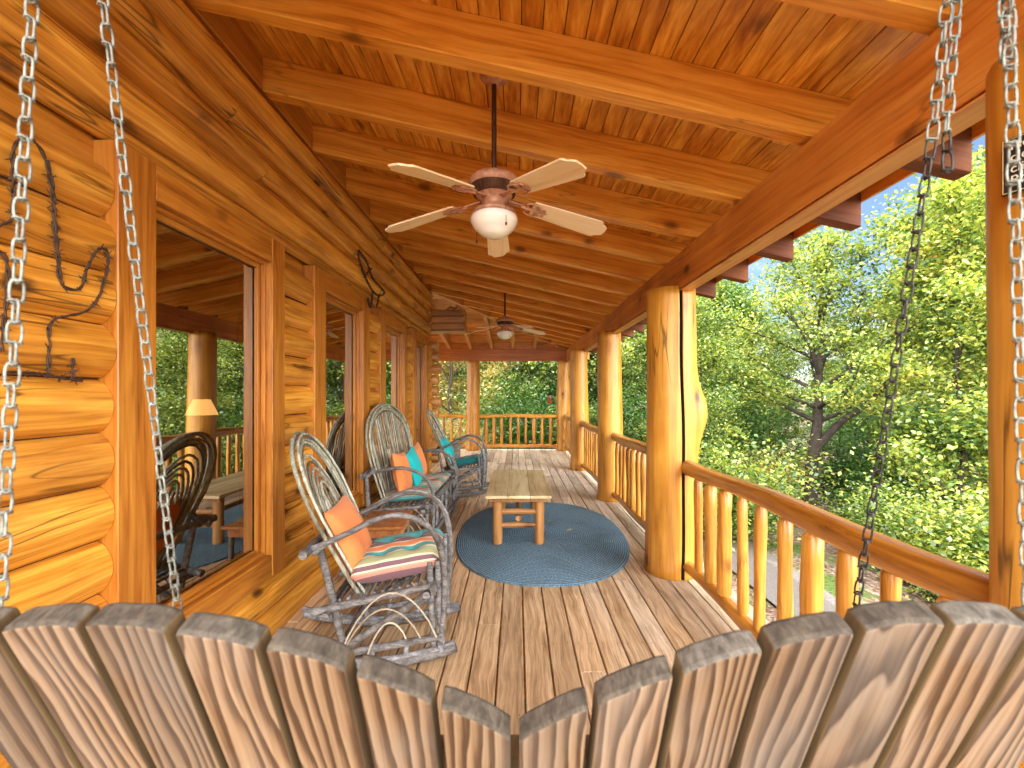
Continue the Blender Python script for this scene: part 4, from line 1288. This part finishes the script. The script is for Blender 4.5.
def at(px, py, Z): return V((px-517)*Z/F, Z, CAMH+(394-py)*Z/F)
def build_chains():
    # left side
    apexL = V(-.735, .66, CAMH+1.12); rx = zb(-.735)-.0
    mb = MB(); link_chain(mb, at(43, -190, .655), at(0, 600, .605)); link_chain(mb, apexL, at(43, -190, .655)); apexL = at(43, -190, .655); 
    e = at(0, 600, .605); d = (e-apexL).normalized(); link_chain(mb, e, e + d*.45, start=1)
    spart(mb, 'rear_chain', M['galv'], 'bright chain at the far left edge holding the swing back')
    mb = MB(); e = at(178, 612, .915); link_chain(mb, at(86, -140, .70), e); d = (e-at(86,-140,.70)).normalized(); link_chain(mb, e, e+d*.34, start=1)
    spart(mb, 'front_chain', M['galv'], 'bright chain crossing the nearest window')
    apexL = V(-.735, .66, CAMH+1.12); mb = MB(); link_chain(mb, apexL, V(-.735, .66, zc(-.735)-.2)); link_chain(mb, at(86, -140, .70), apexL, start=1)
    spart(mb, 'hanger_chain', M['galv'])
    # right side
    apexR = V(.74, .66, CAMH+1.12)
    mb = MB(); top = at(1004, -120, .66); e = at(1022, 420, .63); link_chain(mb, top, e); d = (e-top).normalized(); link_chain(mb, e, e+d*.62, start=1)
    link_chain(mb, top + V(-.010, -.004, 0), at(1006, 60, .655), start=1)
    spart(mb, 'rear_chain', M['galv'], 'bright chain at the right edge in front of the sign post')
    mb = MB(); top = at(962, -140, .70); k1 = at(932, 140, .745); e = at(856, 606, .915)
    link_chain(mb, top, k1)
    q = at(944, 20, .735)
    link_chain(mb, top+V(.012, 0, 0), at(946, 132, .742), start=1)
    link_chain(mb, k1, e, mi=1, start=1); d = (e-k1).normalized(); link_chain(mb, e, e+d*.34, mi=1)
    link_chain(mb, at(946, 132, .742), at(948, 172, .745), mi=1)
    spart(mb, 'front_chain', [M['galv'], M['chain_backlit']], 'chain bright against the beam and black against the trees, with a loose tail')
    mb = MB(); link_chain(mb, apexR, V(.74, .66, zc(.74)-.2)); link_chain(mb, top, apexR, start=1); link_chain(mb, at(1004,-120,.66), apexR)
    spart(mb, 'hanger_chain', M['galv'])
build_chains()

# ------------------------------------------------------------------ wire ornaments on the wall
def barbed(pxs, name, label, x=-1.572, wire=.0032, tw=.006, barb=.055, seed=3):
    rnd = random.Random(seed)
    mb = MB()
    root = None
    for stroke in pxs:
        P = []
        for (px, py) in stroke:
            Z = F*(-x)/(517-px); P.append(V(x, Z, CAMH+(394-py)*Z/F))
        P = catmull(P, 6)
        # resample
        out = [P[0]]; step = .012
        for p in P[1:]:
            while (p-out[-1]).length > step: out.append(out[-1]+(p-out[-1]).normalized()*step)
        for s in (0, PI):
            Q = [p + V(tw*.6+tw*.6*math.cos(i*.75+s), 0, 0) + V(0, tw*.5*math.sin(i*.75+s), tw*.5*math.sin(i*.75+s)) for i, p in enumerate(out)]
            mb.tube(Q, wire, 5)
        k = 4
        while k < len(out)-2:
            c = out[k]
            for q in range(2):
                v = V(rnd.uniform(.2, 1), rnd.uniform(-1, 1), rnd.uniform(-1, 1)).normalized()*.022
                mb.tube([c-v*.8, c, c+v], [.001, .0026, .001], 5)
            k += int(barb/step)+rnd.randint(-1, 1)
    o = mb.build(name, M['iron']); 
    c = sum((v.co for v in o.data.vertices), Vector())/len(o.data.vertices)
    o.data.transform(Matrix.Translation(-c)); o.location = c
    tag(o, label, 'wall ornament')
cact = [[(-14,212),(-9,230),(2,223),(11,219),(12,190),(12,150),(20,138),(32,140),(44,158),(52,188),(54,235),(58,262),(60,283),(68,289),(80,288),(86,268),(97,249),(107,252),(106,272),(96,300),(84,312),(66,316),(50,322),(48,345),(48,374)],
        [(-20,240),(-4,249),(6,262),(6,292),(2,330),(0,355)], [(4,372),(26,373),(48,375),(66,379),(84,381)], [(72,358),(72,379)], [(67,366),(77,364)],
        [(46,160),(52,200),(56,240),(58,280)]]
barbed(cact, 'wall_ornament', 'rusty barbed wire cactus figure hung on the log wall at the left edge')
orn = [[(358,250),(366,262),(372,278),(380,287),(384,293),(379,296),(372,291),(364,276),(358,258),(358,250)], [(372,291),(370,308),(367,297)], [(379,294),(376,307)], [(364,276),(371,268)]]
barbed(orn, 'wall_ornament', 'small rusty wire figure hung on the header logs between the second and third windows', x=-1.55, wire=.006, tw=.012, barb=.09, seed=5)

# ------------------------------------------------------------------ trees
rng = np.random.default_rng(5)
def leaves_mesh(name, centers, size, mat, flat=.5):
    n = len(centers)
    c = np.asarray(centers)
    nrm = rng.normal(size=(n, 3)); nrm[:, 2] = np.abs(nrm[:, 2]) + flat
    nrm /= np.linalg.norm(nrm, axis=1)[:, None]
    a = rng.normal(size=(n, 3)); a -= nrm*(a*nrm).sum(1)[:, None]; a /= np.linalg.norm(a, axis=1)[:, None]
    b = np.cross(nrm, a)
    s = (size*rng.uniform(.6, 1.35, size=n))[:, None]
    v = np.empty((n, 4, 3))
    v[:, 0] = c - a*s*.5; v[:, 1] = c + b*s*.33 + nrm*s*.06; v[:, 2] = c + a*s*.55 - nrm*s*.08; v[:, 3] = c - b*s*.33 + nrm*s*.06
    me = bpy.data.meshes.new(name)
    me.vertices.add(n*4); me.vertices.foreach_set('co', v.reshape(-1))
    me.loops.add(n*4); me.loops.foreach_set('vertex_index', np.arange(n*4, dtype=np.int32))
    me.polygons.add(n); me.polygons.foreach_set('loop_start', np.arange(0, n*4, 4, dtype=np.int32)); me.polygons.foreach_set('loop_total', np.full(n, 4, dtype=np.int32))
    me.materials.append(mat); me.update(); me.validate()
    return me

def make_tree(seed, H, R, low, nl, leafsize, mat, fork=None, trunk_r=.13, ncl=70, spread=.55, limb=None):
    """returns (trunk mesh, crown mesh) around the origin"""
    rnd = random.Random(seed)
    mb = MB()
    T = [V(0, 0, -.4)]
    x = y = 0
    ns = 9
    for i in range(1, ns+1):
        x += rnd.uniform(-.05, .05)*H*.25; y += rnd.uniform(-.05, .05)*H*.25
        T.append(V(x, y, H*.92*i/ns))
    if fork: T = [V(*p) for p in fork]
    T = catmull(T, 3)
    m = len(T)
    mb.tube(T, [trunk_r*(1.15 if i < 2 else 1)*(1-.85*i/m) for i in range(m)], 9, wob=.05)
    tips = []
    if limb:
        LP = catmull([V(*p) for p in limb], 4); mb.tube(LP, [trunk_r*.62*(1-.8*i/len(LP)) for i in range(len(LP))], 8); tips += LP[-9::2]
    nlimb = int(16 + rnd.random()*6)
    for k in range(nlimb):
        t = low + (1-low)*((k+.5)/nlimb)
        p = T[min(m-1, int(t*(m-1)))]
        az = k*2.4 + rnd.uniform(-.5, .5)
        ln = R*(1.0 - .55*((t-low)/(1-low))**1.6)*rnd.uniform(.7, 1.15)
        el = .25 + .7*(t-low)/(1-low) + rnd.uniform(-.15, .2)
        d = V(math.cos(az)*math.cos(el), math.sin(az)*math.cos(el), math.sin(el))
        P = [p]; q = p.copy(); dd = d.copy()
        for s in range(5):
            dd = (dd + V(rnd.uniform(-.22, .22), rnd.uniform(-.22, .22), rnd.uniform(-.1, .22))).normalized()
            q = q + dd*ln/5; P.append(q.copy())
            if s >= 1: tips.append(q.copy())
            if s in (2, 3):
                sd = (dd + V(rnd.uniform(-1, 1), rnd.uniform(-1, 1), rnd.uniform(-.3, .5))).normalized()
                e = q + sd*ln*.35
                mb.tube([q, q+sd*ln*.18+V(0, 0, .03), e], [trunk_r*.12, trunk_r*.08, .006], 5); tips.append(e)
        rr = trunk_r*.46*(1-.5*t)
        mb.tube(P, [rr*(1-.14*i)**1.6 for i in range(6)], 6)
    tips.append(T[-1])
    tr = mb.build('trunk', M['bark']); tm = tr.data; bpy.data.objects.remove(tr)
    C = []
    per = nl//len(tips)
    for tp in tips:
        w = rnd.uniform(.5, 1.5); k = int(per*w)
        sz = spread*rnd.uniform(.6, 1.3)
        g = rng.normal(size=(k, 3))*np.array([sz, sz, sz*.5])
        C.append(g + np.array(tp))
    C = np.concatenate(C)
    cm = leaves_mesh('crown', C, leafsize, mat)
    return tm, cm

# direction fractions: fork = the leaning two-limbed tree right of the beam end
variants = {
    'near': make_tree(21, 9.5, 3.3, .20, 46000, .095, M['leaf'], trunk_r=.13, spread=.40),
    'fork': make_tree(22, 8.5, 3.3, .50, 24000, .095, M['leaf'], fork=[(0,0,-.8),(.05,0,1.0),(.15,0,2.2),(.35,.1,3.2),(.4,.1,4.6),(.5,.2,6.0),(.6,.2,8.0)], trunk_r=.22, spread=.34, limb=[(.15,0,2.3),(.9,-.1,3.2),(1.7,-.2,3.8),(2.3,-.3,4.7),(2.6,-.3,5.9)]),
    'dark': make_tree(23, 10.0, 3.0, .12, 30000, .13, M['leaf2'], trunk_r=.16, spread=.38),
    'tall': make_tree(24, 13.0, 4.0, .30, 42000, .14, M['leaf'], trunk_r=.22, spread=.48),
    'slim': make_tree(25, 8.0, 2.2, .15, 24000, .09, M['leaf'], trunk_r=.07, spread=.28),
    'autumn': make_tree(26, 8.0, 2.8, .1, 20000, .12, M['leaf3'], trunk_r=.09, spread=.36),
    'far': make_tree(27, 15.0, 5.0, .06, 36000, .24, M['leaf2'], trunk_r=.22, spread=.8),
}
def shrub_meshes(seed, R, H, nl, leafsize, mat):
    rnd = random.Random(seed); mb = MB(); C = []
    for k in range(11):
        az = rnd.uniform(0, 6.28); rr = R*rnd.uniform(.2, .9); h = H*rnd.uniform(.5, 1)
        e = V(math.cos(az)*rr, math.sin(az)*rr, h)
        mb.tube([V(0, 0, -.2), e*.5+V(0, 0, .1), e], [.018, .012, .005], 5)
        for q in (.45, .7, 1.0):
            kk = nl//33
            C.append(rng.normal(size=(kk, 3))*np.array([R*.28, R*.28, H*.16]) + np.array(e*q+V(0, 0, .1)))
    tr = mb.build('stem', M['bark']); tm = tr.data; bpy.data.objects.remove(tr)
    return tm, leaves_mesh('foliage', np.concatenate(C), leafsize, mat, .8)
SH = [shrub_meshes(31, 1.1, 1.5, 8000, .072, M['leaf']), shrub_meshes(32, 1.4, 2.2, 10000, .085, M['leaf2']), shrub_meshes(33, 1.0, 1.2, 6500, .07, M['leaf3'])]

def add_tree(var, x, y, s, rz, label, group, cat='tree', z=None, names=('trunk', 'crown')):
    tm, cm = variants[var] if isinstance(var, str) else SH[var]
    root = empty('leafy_tree' if isinstance(var, str) else 'shrub', (x, y, (gz(x, y) if z is None else z)), rz)
    root.scale = (s, s, s); tag(root, label, cat, group)
    for me, nm in ((tm, names[0]), (cm, names[1])):
        o = bpy.data.objects.new(nm, me); COL.objects.link(o); o.parent = root
    return root
FG = 'forest trees beyond the railing'
def pol(px, Z): return ((px-517)*Z/F, Z)
specs = [
    ('fork', 808, 10.5, .80, 0, 'forked tree with a limb leaning right, framed between railing and roof'),
    ('near', 1060, 8.8, 1.02, 1.0, 'large bright green tree just left of the sign post'),
    ('near', 1110, 7.5, .9, 2.2, 'near bright tree half hidden behind the sign post'),
    ('slim', 742, 15.0, .80, .3, 'slender yellow green tree right of the cracked post burl'),
    ('slim', 915, 14.0, .95, 1.3, 'slender yellow green tree behind the dark hanging chain'),
    ('slim', 775, 17.5, .78, 2.3, 'slender green tree below the patch of blue sky'),
    ('dark', 706, 15.5, .80, .5, 'dark green tree immediately right of the cracked post'),
    ('dark', 730, 21.0, .85, 1.5, 'dark green tree rising toward the sky gap'),
    ('near', 668, 14.5, .8, 2.5, 'leafy tree between the second post and the cracked post'),
    ('near', 560, 19.0, 1.0, 3.3, 'tree with yellow leaves behind the far corner post'),
    ('near', 520, 20.5, 1.05, 4.0, 'broad tree centred beyond the far railing'),
    ('autumn', 452, 18.0, 1.1, .4, 'pale autumn tree beyond the far railing left of the lone post'),
    ('dark', 492, 23, 1.1, 2.0, 'dark tree just right of the lone far post'),
    ('slim', 955, 8.0, .9, 5.0, 'thin young tree close to the sign post'),
    ('slim', 700, 10.2, .62, 2.2, 'thin young tree close behind the railing by the cracked post'),
    ('autumn', 420, 21, 1.2, 1.4, 'pale autumn tree past the cabin corner'),
]
for v, px, Z, s, rz, lb in specs:
    x, y = pol(px, Z); add_tree(v, x, y, s, rz, lb, FG)
rt = random.Random(4)
back = [('tall',612,17),('near',672,22),('dark',590,20),('near',600,26),('tall',860,21),('tall',1005,17),('dark',985,14),('tall',1020,19),
        ('near',900,15),('dark',840,25),('tall',700,30),('near',760,22),('far',540,34),('far',480,36),('far',600,38),('far',650,34),('far',700,40),('far',770,36),
        ('far',830,42),('far',890,36),('far',950,30),('far',1010,32),('far',440,40),('far',400,44),('far',1100,26),('tall',1100,16),('near',1150,12),('tall',1250,14),('far',1250,24),('near',1400,12)]
SKYCUT = {760: .62, 770: .42, 830: .5, 840: .55, 700: .6}
for v, px, Z in back:
    x, y = pol(px, Z)
    s = rt.uniform(.85, 1.1)
    if v == 'far' and 690 < px < 900: s *= .42
    if v in ('tall', 'near', 'dark') and 690 < px < 910: s *= .55
    if v == 'tall' and px == 860: s = .56
    if px == 840: s *= .7
    add_tree(v, x, y, s, rt.uniform(0, 6), 'green broadleaf tree deep in the forest wall beyond the railing', 'background forest trees')
for k, (px, Z, v, s) in enumerate([(690,9,0,1),(735,8.6,0,1.1),(770,12.5,0,.9),(868,8.8,0,.6),(905,7.4,0,.85),(950,6.6,0,.9),(770,11,2,1.1),(845,12,1,1.1),(910,10,1,1.0),(985,6.0,0,1),
        (660,12,1,1.1),(600,15,0,1.3),(560,17,1,1.2),(530,16,1,1.2),(500,17,1,1.2),(470,15.5,2,1.3),(445,15.5,2,1.3),(420,16,2,1.3),(1010,9,0,1.2),(640,15,1,1.3),(720,13,1,1.3)]):
    x, y = pol(px, Z)
    add_tree(v, x, y, s, k*1.7, ('low yellow green shrub growing below the railing', 'dark green shrub among the tree trunks', 'pale dry shrub on the leaf covered ground')[v], ('yellow green shrubs', 'dark green shrubs', 'pale dry shrubs')[v], 'shrub', names=('stem', 'foliage'))

# ------------------------------------------------------------------ world, sun, camera
SUN_EL, SUN_AZ = math.radians(60), math.radians(148)     # azimuth measured from +X towards +Y
CLOUD, FILL_BANK, SKYTINT = (13,13.4,14), (88,84,78), (1.5,1.55,1.6)
W = bpy.data.worlds.new('World'); S.world = W; W.use_nodes = True
nt = W.node_tree; bg = nt.nodes['Background']
sky = nt.nodes.new('ShaderNodeTexSky'); sky.sky_type = 'NISHITA'; sky.sun_disc = False
sky.sun_elevation = SUN_EL; sky.sun_rotation = PI/2 - SUN_AZ; sky.air_density = 1.0; sky.dust_density = .6; sky.ozone_density = 1.5
tc = nt.nodes.new('ShaderNodeTexCoord'); mp = nt.nodes.new('ShaderNodeMapping'); mp.inputs['Scale'].default_value = (1, 1, 2.6)
nz = nt.nodes.new('ShaderNodeTexNoise'); nz.inputs['Scale'].default_value = 2.3; nz.inputs['Detail'].default_value = 7; nz.inputs['Roughness'].default_value = .55
rp = nt.nodes.new('ShaderNodeValToRGB'); rp.color_ramp.elements[0].position = .44; rp.color_ramp.elements[1].position = .70
mx = nt.nodes.new('ShaderNodeMix'); mx.data_type = 'RGBA'
sep = nt.nodes.new('ShaderNodeSeparateXYZ'); nt.links.new(tc.outputs['Generated'], sep.inputs[0])
# a bank of bright cloud added behind the viewer to light the porch; scattered cloud elsewhere
def wm(op, a, b, clamp=False):
    m = nt.nodes.new('ShaderNodeMath'); m.operation = op; m.use_clamp = clamp
    for i, x in enumerate((a, b)):
        if hasattr(x, 'links'): nt.links.new(x, m.inputs[i])
        else: m.inputs[i].default_value = x
    return m.outputs[0]
fill_bank = wm('MULTIPLY', wm('SUBTRACT', .02, sep.outputs[1]), 1.9, True)
cov = wm('ADD', nz.outputs['Fac'], wm('MULTIPLY', fill_bank, .45))
cb = nt.nodes.new('ShaderNodeMix'); cb.data_type = 'RGBA'; cb.inputs[6].default_value = (*CLOUD, 1); cb.inputs[7].default_value = (*FILL_BANK, 1)
nt.links.new(fill_bank, cb.inputs['Factor']); nt.links.new(cb.outputs[2], mx.inputs[7])
nt.links.new(tc.outputs['Generated'], mp.inputs[0]); nt.links.new(mp.outputs[0], nz.inputs['Vector']); nt.links.new(cov, rp.inputs[0])
sc_ = nt.nodes.new('ShaderNodeMix'); sc_.data_type = 'RGBA'; sc_.blend_type = 'MULTIPLY'; sc_.inputs['Factor'].default_value = 1; sc_.inputs[7].default_value = (*SKYTINT, 1)
nt.links.new(sky.outputs[0], sc_.inputs[6])
nt.links.new(rp.outputs[0], mx.inputs['Factor']); nt.links.new(sc_.outputs[2], mx.inputs[6]); nt.links.new(mx.outputs[2], bg.inputs[0])
bg.inputs[1].default_value = .15

sl = bpy.data.lights.new('sun', 'SUN'); sl.energy = 5.0; sl.angle = math.radians(.6); sl.color = (1, .95, .86)
so = bpy.data.objects.new('sun', sl); COL.objects.link(so)
D = V(math.cos(SUN_EL)*math.cos(SUN_AZ), math.cos(SUN_EL)*math.sin(SUN_AZ), math.sin(SUN_EL))
so.rotation_euler = D.to_track_quat('Z', 'Y').to_euler(); so.location = (-10, 2, 12)

cam = bpy.data.cameras.new('camera'); co = bpy.data.objects.new('camera', cam); COL.objects.link(co); S.camera = co
co.location = (0, 0, CAMH); co.rotation_euler = (PI/2, 0, 0)
cam.sensor_width = 36; cam.lens = F/1024*36; cam.shift_x = -5/1024; cam.shift_y = 10/1024
cam.dof.use_dof = True; cam.dof.focus_distance = 4.5; cam.dof.aperture_fstop = 4.5
cam.clip_start = .02; cam.clip_end = 1000
S.view_settings.view_transform = 'Standard'; S.view_settings.look = 'None'; S.view_settings.exposure = 0
cy = S.cycles
cy.max_bounces = 10; cy.diffuse_bounces = 6; cy.glossy_bounces = 4; cy.transmission_bounces = 4; cy.transparent_max_bounces = 8
cy.use_denoising = True
cy.caustics_reflective = False; cy.caustics_refractive = False; cy.sample_clamp_indirect = 8
